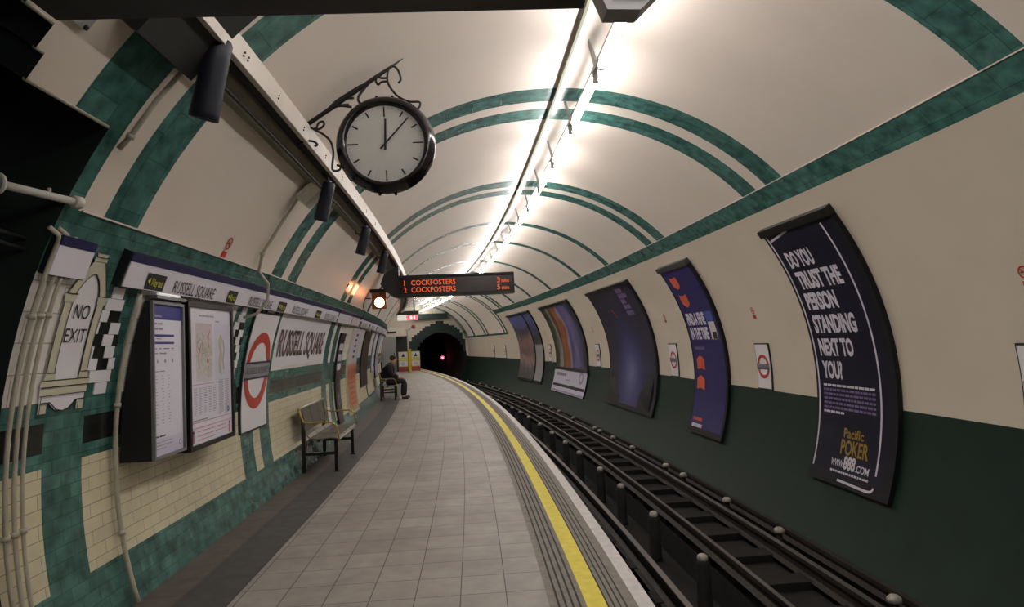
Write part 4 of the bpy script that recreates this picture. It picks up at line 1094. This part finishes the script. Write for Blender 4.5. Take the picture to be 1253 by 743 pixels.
# ---------------------------------------------------------------- benches
def make_bench(label):
    """local frame: x away from the wall, y along the platform, origin at the near back foot"""
    t = thing('metal_bench', label, 'bench', (0, 0, 0), 0, 'metal benches on the platform')
    L = 1.45
    def leg(x, y, zt, lean=0):
        mb = MB(); mb.box((x - .02, y - .02, 0), (x + .02, y + .02, zt), 'black_metal'); mb.box((x - .035, y - .03, 0), (x + .035, y + .03, .012), 'black_metal'); mb.build('leg', t, world=False)
    for y in (.06, L - .17):
        leg(.42, y, .38)
        mb = MB(); mb.box((.02, y - .022, 0), (.065, y + .022, .60), 'black_metal'); mb.tube([(.045, y, .56), (.02, y, .70), (.01, y, .75)], .022, 'black_metal', 8); mb.build('leg', t, world=False)
        mb = MB(); mb.box((.06, y - .016, .20), (.41, y + .016, .235), 'black_metal'); mb.build('stretcher', t, world=False)
    mb = MB(); mb.box((.20, .06, .355), (.24, L - .15, .385), 'black_metal'); mb.build('under_rail', t, world=False)
    # perforated seat: slats bent into a seat profile, split in three places
    def panel(nm, prof, th, m):
        for i in range(3):
            y0 = .02 + i * (L - .04) / 3 + .008; y1 = .02 + (i + 1) * (L - .04) / 3 - .008
            mb = MB(); V = []; F = []; n = len(prof)
            for y in (y0, y1):
                for (x, z), sgn in [(p, 0) for p in prof] + [(p, 1) for p in reversed(prof)]:
                    V.append((x, y, z - th * sgn))
            k = 2 * n
            for j in range(k): F.append([j, (j + 1) % k, k + (j + 1) % k, k + j])
            for j in range(n - 1): F += [[j, j + 1, k - 2 - j, k - 1 - j], [k + j, k + j + 1, 2 * k - 2 - j, 2 * k - 1 - j]]
            mb.raw(V, F, m); mb.build(nm, t, world=False)
    panel('seat', [(.09, .445), (.12, .41), (.20, .395), (.36, .405), (.43, .40), (.455, .375)], .014, 'bench_panel')
    mb = MB(); mb.tube([(.458, .02, .375), (.458, L - .02, .375)], .011, 'steel', 8); mb.build('front_edge', t, world=False)
    for i in range(3):
        y0 = .02 + i * (L - .04) / 3 + .008; y1 = .02 + (i + 1) * (L - .04) / 3 - .008
        mb = MB(); mb.box((-.0, y0, .50), (.0, y1, .76), 'bench_panel', lambda x, y, z: (x + .07 - (z - .5) * .25 , y, z)); 
        mb = MB(); V = [];
        for y in (y0, y1): V += [(.075, y, .49), (.02, y, .76), (.006, y, .76), (.061, y, .49)]
        mb.raw(V, [[0, 1, 2, 3], [4, 5, 6, 7], [0, 1, 5, 4], [1, 2, 6, 5], [2, 3, 7, 6], [3, 0, 4, 7]], 'bench_panel'); mb.build('backrest', t, world=False)
    mb = MB(); mb.tube([(.012, .02, .765), (.012, L - .02, .765)], .013, 'steel', 8); mb.build('top_rail', t, world=False)
    for y in (.01, L - .01):
        mb = MB(); mb.tube([(.005, y, .76), (.03, y, .66), (.06, y, .60), (.12, y, .585), (.30, y, .59), (.38, y, .585), (.43, y, .55), (.455, y, .46), (.465, y, .375)], .011, 'brass', 8); mb.build('armrest', t, world=False)
    return t
bn = make_bench('empty metal bench with brass-coloured armrests under the large tiled name')
bn.location = X(8.04, -2.995, 0); bn.rotation_euler = (0, 0, ang(8.8))
def along(s, x0): return X(s, x0, 0)
b2 = dup(bn, X(18.2, -2.93, 0), ang(18.9), 'far metal bench with the person in black sitting on it')

# ---------------------------------------------------------------- seated person (one continuous body, skinned)
def skinned(name, joints, edges, parent, m, sub=2, root=0):
    me = bpy.data.meshes.new(name); me.from_pydata([j[0] for j in joints], edges, [])
    o = bpy.data.objects.new(name, me); col.objects.link(o); o.parent = parent
    md = o.modifiers.new('Skin', 'SKIN'); md.use_smooth_shade = True
    for i, j in enumerate(joints):
        r = j[1]; me.skin_vertices[0].data[i].radius = r if isinstance(r, tuple) else (r, r)
    me.skin_vertices[0].data[root].use_root = True
    me.materials.append(M[m])
    ms = o.modifiers.new('Sub', 'SUBSURF'); ms.levels = sub; ms.render_levels = sub
    return o
pt = thing('person', 'person in dark clothes leaning forward on the far bench', 'person', X(18.55, -2.93, 0), ang(18.7))
# local: x away from the wall (forward), y along the platform, z up
J = [((.20, 0, .50), (.11, .13)),      # 0 pelvis
     ((.20, 0, .62), (.10, .13)),      # 1 waist
     ((.25, 0, .78), (.11, .14)),      # 2 chest
     ((.30, 0, .90), (.09, .13)),      # 3 upper chest
     ((.345, 0, .975), (.052, .052)),   # 4 neck
     ((.395, 0, 1.045), (.085, .075)),   # 5 head low
     ((.415, 0, 1.13), (.098, .082)),   # 6 head
     ((.42, 0, 1.20), (.06, .055)),   # 7 crown
     ((.23, -.10, .49), .085), ((.64, -.13, .50), .062), ((.62, -.13, .30), .055), ((.60, -.13, .09), .038), ((.69, -.14, .05), .035), ((.76, -.14, .04), .026),
     ((.23, .10, .49), .085), ((.64, .13, .50), .062), ((.66, .13, .30), .055), ((.66, .13, .09), .038), ((.75, .14, .05), .035), ((.82, .14, .04), .026),
     ((.28, -.19, .92), .062), ((.32, -.24, .68), .045), ((.50, -.13, .60), .034), ((.56, -.09, .58), .03),
     ((.28, .19, .92), .062), ((.32, .24, .68), .045), ((.50, .13, .60), .034), ((.56, .09, .58), .03)]
E_ = [(0, 1), (1, 2), (2, 3), (3, 4), (4, 5), (5, 6), (6, 7), (0, 8), (8, 9), (9, 10), (10, 11), (11, 12), (12, 13), (0, 14), (14, 15), (15, 16), (16, 17), (17, 18), (18, 19),
      (3, 20), (20, 21), (21, 22), (22, 23), (3, 24), (24, 25), (25, 26), (26, 27)]
skinned('body', J, E_, pt, 'skin')
JC = [((.17, 0, .50), (.165, .20)), ((.19, 0, .62), (.165, .20)), ((.235, 0, .78), (.175, .205)), ((.29, 0, .90), (.15, .19)), ((.35, 0, .985), (.10, .105)),
      ((.28, -.19, .90), .095), ((.32, -.25, .68), .080), ((.51, -.12, .60), .062), ((.28, .19, .90), .095), ((.32, .25, .68), .080), ((.51, .12, .60), .062)]
skinned('coat', JC, [(0, 1), (1, 2), (2, 3), (3, 4), (3, 5), (5, 6), (6, 7), (3, 8), (8, 9), (9, 10)], pt, 'coat')
for sg, dx in ((-1, 0), (1, .04)):
    JT = [((.16, sg * .09, .50), .115), ((.40, sg * .115, .50), .10), ((.65, sg * .13, .495), .078), ((.64 + dx, sg * .13, .40), .072), ((.62 + dx, sg * .13, .085), .064)]
    skinned('trouser_leg', JT, [(0, 1), (1, 2), (2, 3), (3, 4)], pt, 'trousers')
    JS = [((.585 + dx, sg * .13, .055), (.045, .05)), ((.68 + dx, sg * .135, .05), (.04, .048)), ((.77 + dx, sg * .14, .04), (.032, .042))]
    skinned('shoe', JS, [(0, 1), (1, 2)], pt, 'shoe', 2)
JH = [((.365, 0, 1.05), (.095, .095)), ((.385, 0, 1.15), (.120, .108)), ((.40, 0, 1.22), (.085, .08))]
skinned('hair', JH, [(0, 1), (1, 2)], pt, 'hair')
# hands with five fingers resting together
for sg in (-1, 1):
    base = Vector((.575, sg * .075, .575))
    JH = [(tuple(base - Vector((.03, 0, -.01))), (.026, .022)), (tuple(base + Vector((.02, 0, 0))), (.016, .036))]
    ed = [(0, 1)]
    for k, L_ in enumerate((.060, .072, .068, .052)):
        y_ = sg * (-.024 + .016 * k); i = len(JH)
        JH.append((tuple(base + Vector((.045, y_, -.004))), .0095)); JH.append((tuple(base + Vector((.045 + L_ * .6, y_, -.018))), .009)); JH.append((tuple(base + Vector((.045 + L_ * .8, y_, -.045))), .008))
        ed += [(1, i), (i, i + 1), (i + 1, i + 2)]
    i = len(JH); JH.append((tuple(base + Vector((.01, -sg * .035, .0))), .011)); JH.append((tuple(base + Vector((.045, -sg * .045, -.012))), .009)); ed += [(0, i), (i, i + 1)]
    skinned('hand', JH, ed, pt, 'skin', 1)
# face
mb = MB(); mb.lathe([(0, .0), (.014, .004), (.010, .02), (0, .024)], (.495, 0, 1.085), (1, 0, -.3), 'skin', 10)
for sg in (-1, 1): mb.lathe([(.010, 0), (.008, .004), (0, .006)], (.49, sg * .03, 1.115), (1, 0, 0), 'ink', 8)
mb.box((.475, -.022, 1.042), (.487, .022, 1.049), 'board_red'); mb.build('face', pt, world=False)

# ---------------------------------------------------------------- rails, sleepers, insulators
def railprof(x, zt, w=.065, h=.15):
    return [(x - w / 2, zt), (x + w / 2, zt), (x + w / 2, zt - .04), (x + .012, zt - .055), (x + .012, zt - h + .02), (x + .07, zt - h), (x - .07, zt - h), (x - .012, zt - h + .02), (x - .012, zt - .055), (x - w / 2, zt - .04)]
def rail(name, label, x, zt, top, w=.065, h=.15):
    t = thing(name, label, 'rail', X(0, x, zt - h), 0)
    sweep('web', railprof(x, zt, w, h), 'rail_side', S_REAR + .2, 54, t)
    sweep('polished_top', [(x - w / 2 + .006, zt), (x + w / 2 - .006, zt), (x + w / 2 - .006, zt + .002), (x - w / 2 + .006, zt + .002)], top, S_REAR + .2, 54, t)
rail('running_rail', 'steel running rail nearest the platform edge', .729, -.769, 'rail_top')
rail('conductor_rail', 'dull middle conductor rail between the two running rails', 1.521, -.772, 'cond_top', .05, .12)
rail('running_rail', 'steel running rail nearest the poster wall', 2.212, -.80, 'rail_top')
rail('conductor_rail', 'dark outer conductor rail at the foot of the green wall', 2.50, -.78, 'rail_side', .06, .10)
# insulator posts (row between the rails)
def make_post():
    t = thing('insulator_post', 'x', 'insulator', (0, 0, 0), 0, 'posts with pale caps standing between the rails')
    mb = MB(); mb.lathe([(0, 0), (.085, 0), (.075, .04), (.07, .50), (.055, .535), (0, .54)], (0, 0, 0), (0, 0, 1), 'dark_block', 14); po_ = mb.build('post', t, world=False)
    mb = MB(); mb.lathe([(.05, .535), (.056, .55), (.050, .575), (.03, .592), (0, .597)], (0, 0, 0), (0, 0, 1), 'insulator', 14); mb.build('cap', t, world=False)
    return t
mk = make_post(); s = 5.0; i = 0
SA = [3.4, 5.0, 6.53, 8.18, 9.79, 11.12, 12.8, 14.18, 15.76, 17.4, 19.1, 20.6] + [20.6 + 1.55 * k for k in range(1, 13)]
for i, s in enumerate(SA):
    lab = 'dark post with pale domed cap between the rails, %s from the camera' % nth(i)
    if i == 0: mk.location = X(s, 1.262, -1.345); mk.rotation_euler = (0, 0, ang(s)); mk['label'] = lab
    else: dup(mk, X(s, 1.262, -1.345), ang(s), lab)
def make_ins():
    t = thing('rail_insulator', 'x', 'insulator', (0, 0, 0), 0, 'insulators beside the rail at the poster wall')
    mb = MB(); mb.lathe([(0, 0), (.06, 0), (.055, .03), (.035, .05), (.035, .20), (0, .21)], (0, 0, 0), (0, 0, 1), 'dark_block', 12); mb.build('foot', t, world=False)
    mb = MB(); mb.lathe([(.03, .195), (.058, .205), (.056, .235), (.035, .258), (0, .262)], (0, 0, 0), (0, 0, 1), 'insulator', 12); mb.build('cap', t, world=False)
    return t
mk = make_ins()
SBx = [3.6, 5.2, 7.11, 8.5, 10.11, 10.92, 12.85, 14.25, 15.36, 15.82, 18.06, 19.89, 20.96] + [20.96 + 1.6 * k for k in range(1, 12)]
for i, s in enumerate(SBx):
    lab = 'squat pale-capped insulator beside the poster-wall rail, %s from the camera' % nth(i)
    if i == 0: mk.location = X(s, 2.345, -.985); mk.rotation_euler = (0, 0, ang(s)); mk['label'] = lab
    else: dup(mk, X(s, 2.345, -.985), ang(s), lab)
# half sleepers carrying the far rail
mb = MB(); mb.box((0, -.12, -.015), (.99, .12, .06), 'sleeper')
sl = mb.build('sleeper'); tag(sl, 'dark timber half sleeper crossing under the rails on the wall side', 'sleeper', 'half sleepers on the wall side of the track')
k = 0; s = 3.9
while s < 40:
    o = sl if k == 0 else sl.copy()
    if k: col.objects.link(o)
    o['label'] = 'dark timber half sleeper on the wall side of the track, %s from the camera' % nth(k)
    o.location = X(s, 1.5, -1.0); o.rotation_euler = (0, 0, ang(s)); s += .78; k += 1
mb = MB(); mb.box((-.14, -.13, 0), (.14, .13, .12), 'sleeper')
ch = mb.build('rail_chair'); tag(ch, 'dark iron chair block holding the rail nearest the platform', 'rail chair', 'chair blocks under the platform-side rail')
k = 0; s = 3.3
while s < 40:
    o = ch if k == 0 else ch.copy()
    if k: col.objects.link(o)
    o['label'] = 'dark chair block under the platform-side rail, %s from the camera' % nth(k)
    o.location = X(s, .729, -1.04); o.rotation_euler = (0, 0, ang(s)); s += .9; k += 1

# ---------------------------------------------------------------- far end of the platform
t = thing('barrier_board', 'left of the two yellow and white warning boards closing the platform end', 'sign', X(37, -1.54, 0), ang(37), 'warning boards at the platform end')
def board(t, x0, x1):
    g_ = lambda x, y, z: X(37 + y, x, z)
    mb = MB(); mb.box((x0, 0, .06), (x1, .03, 1.14), 'board_yellow', g_); mb.build('panel', t)
    d = Decal(lambda u, v, h: X(37 - h, x0 + u, .06 + v)); W = x1 - x0
    d.rect(W * .06, .62, W * .94, 1.05, 'paper_pale', .004); d.rect(W * .06, .30, W * .94, .56, 'paper_pale', .004); d.rect(0, .0, W, .26, 'board_red', .004)
    d.poly([(W * .5, 1.0), (W * .30, .80), (W * .70, .80)], 'ink', .008); d.rect(W * .1, .64, W * .9, .76, 'board_yellow', .007); d.ring(W * .5, .42, .05, .09, 'map_grey', .008, 16)
    d.build('warning_print', t)
board(t, -1.80, -1.29)
t2 = thing('barrier_board', 'right of the two yellow and white warning boards, beside the tunnel mouth', 'sign', X(37, -.87, 0), ang(37), 'warning boards at the platform end')
board(t2, -1.10, -.62)
mb = MB(); mb.box((-1.27, 36.93, 0), (-1.12, 37.05, 1.24), 'yellow_post', f)
mb.box((-1.30, 36.91, 1.24), (-1.09, 37.07, 1.27), 'yellow_post', f)
tag(recenter(mb.build('yellow_post'), X(37, -1.2, 0)), 'yellow post between the two warning boards at the platform end', 'post')
mb = MB(); mb.tube([X(37.2, -1.24, 0), X(37.2, -1.24, 2.36)], .05, 'mid_grey', 10); mb.tube([X(37.2, -1.24, 2.30), X(37.2, -.95, 2.5)], .03, 'mid_grey', 8); mb.lathe([(0, 0), (.12, 0), (.12, .04), (0, .05)], X(37.15, -.9, 2.5), (0, -1, 0), 'board_red', 16)
tag(recenter(mb.build('signal_pole'), X(37.2, -1.24, 0)), 'slim grey pole rising behind the yellow post at the platform end', 'pole')
t = thing('grey_cabinet', 'tall pale grey cabinet beyond the seated person', 'cabinet', X(38, -2.2, 0), ang(38))
mb = MB(); mb.box((-2.62, 37.8, 0.01), (-1.84, 38.3, 2.0), 'mid_grey', f); mb.build('body', t)
mb = MB(); mb.box((-2.56, 37.775, .08), (-1.90, 37.8, 1.94), 'mid_grey', f); mb.build('door', t)
mb = MB(); mb.box((-1.98, 37.755, .95), (-1.94, 37.775, 1.10), 'black_metal', f); mb.build('handle', t)
t = thing('equipment_kiosk', 'cream panelled kiosk with a dark doorway behind the warning boards', 'kiosk', X(39, -1.7, 0), ang(39))
mb = MB(); mb.box((-2.55, 38.4, 2.03), (-1.25, 39.6, 2.52), 'cream_beam', f); mb.box((-1.95, 38.4, 0), (-1.80, 39.6, 2.03), 'cream_beam', f); mb.build('frame', t)
mb = MB(); mb.box((-1.80, 38.8, 0), (-1.05, 39.6, 2.03), 'dark_tray', f); mb.build('doorway', t)
mb = MB(); mb.box((-2.45, 38.37, 2.2), (-1.75, 38.4, 2.32), 'green_paint', f); mb.build('name_strip', t)
t = thing('lit_sign', 'small hanging sign glowing red at one end beyond the train display', 'sign', X(30, -1.8, 2.6), ang(30))
g_ = lambda x, y, z: X(30 + y, x, z)
mb = MB(); mb.box((-2.25, 0, 2.60), (-1.36, .15, 2.84), 'lit_white', g_); mb.build('box', t)
mb = MB(); mb.box((-1.85, -.02, 2.61), (-1.37, -.0, 2.83), 'lit_red', g_); mb.build('red_panel', t)
mb = MB(); mb.box((-1.70, -.03, 2.66), (-1.62, -.02, 2.78), 'signal_core', g_); mb.box((-1.54, -.03, 2.66), (-1.48, -.02, 2.78), 'signal_core', g_); mb.build('digits', t)
mb = MB(); mb.box((-2.3, -.01, 2.84), (-1.30, .17, 3.02), 'display_case', g_)
for x_ in (-2.05, -1.5): mb.tube([g_(x_, .08, 3.0), g_(x_, .08, ZC + math.sqrt(9.6 - x_ * x_))], .03, 'display_case', 8)
mb.build('hood', t)
# red signal in the tunnel
t = thing('tunnel_signal', 'red signal light glowing inside the dark tunnel mouth', 'signal', X(47.0, 2.55, .50), ang(47))
p = X(47.0, 2.55, .50)
mb = MB(); mb.lathe([(0, 0), (.15, 0), (.16, -.10), (.10, -.2), (0, -.2)], p, to_cam, 'black_matte', 20); mb.build('housing', t)
mb = MB(); mb.lathe([(0, .035), (.06, .03), (.12, .004), (.13, 0)], p, to_cam, 'signal_red', 20); mb.build('lens', t)
mb = MB(); mb.lathe([(0, .045), (.05, .035)], p, to_cam, 'signal_core', 16); mb.build('lens_centre', t)
mb = MB(); mb.tube([p + Vector((0, .1, -.1)), Vector((p.x, p.y + .1, -.5))], .04, 'black_matte', 8); mb.build('post', t)

# ---------------------------------------------------------------- camera
F_, YAW, PIT, ROL = 800.3906065137114, -0.030006218148542707, 0.05737770150378218, -0.04705216478642207
CX, CZ = -0.8692778710530248, 1.447208295111819
cam = bpy.data.cameras.new('camera'); co = bpy.data.objects.new('camera', cam); col.objects.link(co)
cam.sensor_fit = 'HORIZONTAL'; cam.sensor_width = 36; cam.lens = 36 * F_ / 1253; cam.clip_start = .02; cam.clip_end = 300
yf = Vector((-math.sin(YAW), math.cos(YAW), 0)); xr = Vector((math.cos(YAW), math.sin(YAW), 0)); zu = Vector((0, 0, 1))
fw = yf * math.cos(PIT) + zu * math.sin(PIT); up = zu * math.cos(PIT) - yf * math.sin(PIT)
# image roll: u' = u c - v s, v' = u s + v c with v downwards
c_, s_ = math.cos(ROL), math.sin(ROL)
right = xr * c_ + up * s_
upc = up * c_ - xr * s_
m = Matrix((right, upc, -fw)).transposed().to_4x4(); m.translation = Vector((CX, 0, CZ)); co.matrix_world = m
sc = bpy.context.scene; sc.camera = co
wd = bpy.data.worlds.new('world'); sc.world = wd; wd.use_nodes = True
wd.node_tree.nodes['Background'].inputs[0].default_value = (.0, .0, .0, 1)
sc.view_settings.view_transform = 'Standard'; sc.view_settings.look = 'None'; sc.view_settings.gamma = 1
sc.view_settings.use_curve_mapping = False
sc.view_settings.exposure = -0.22
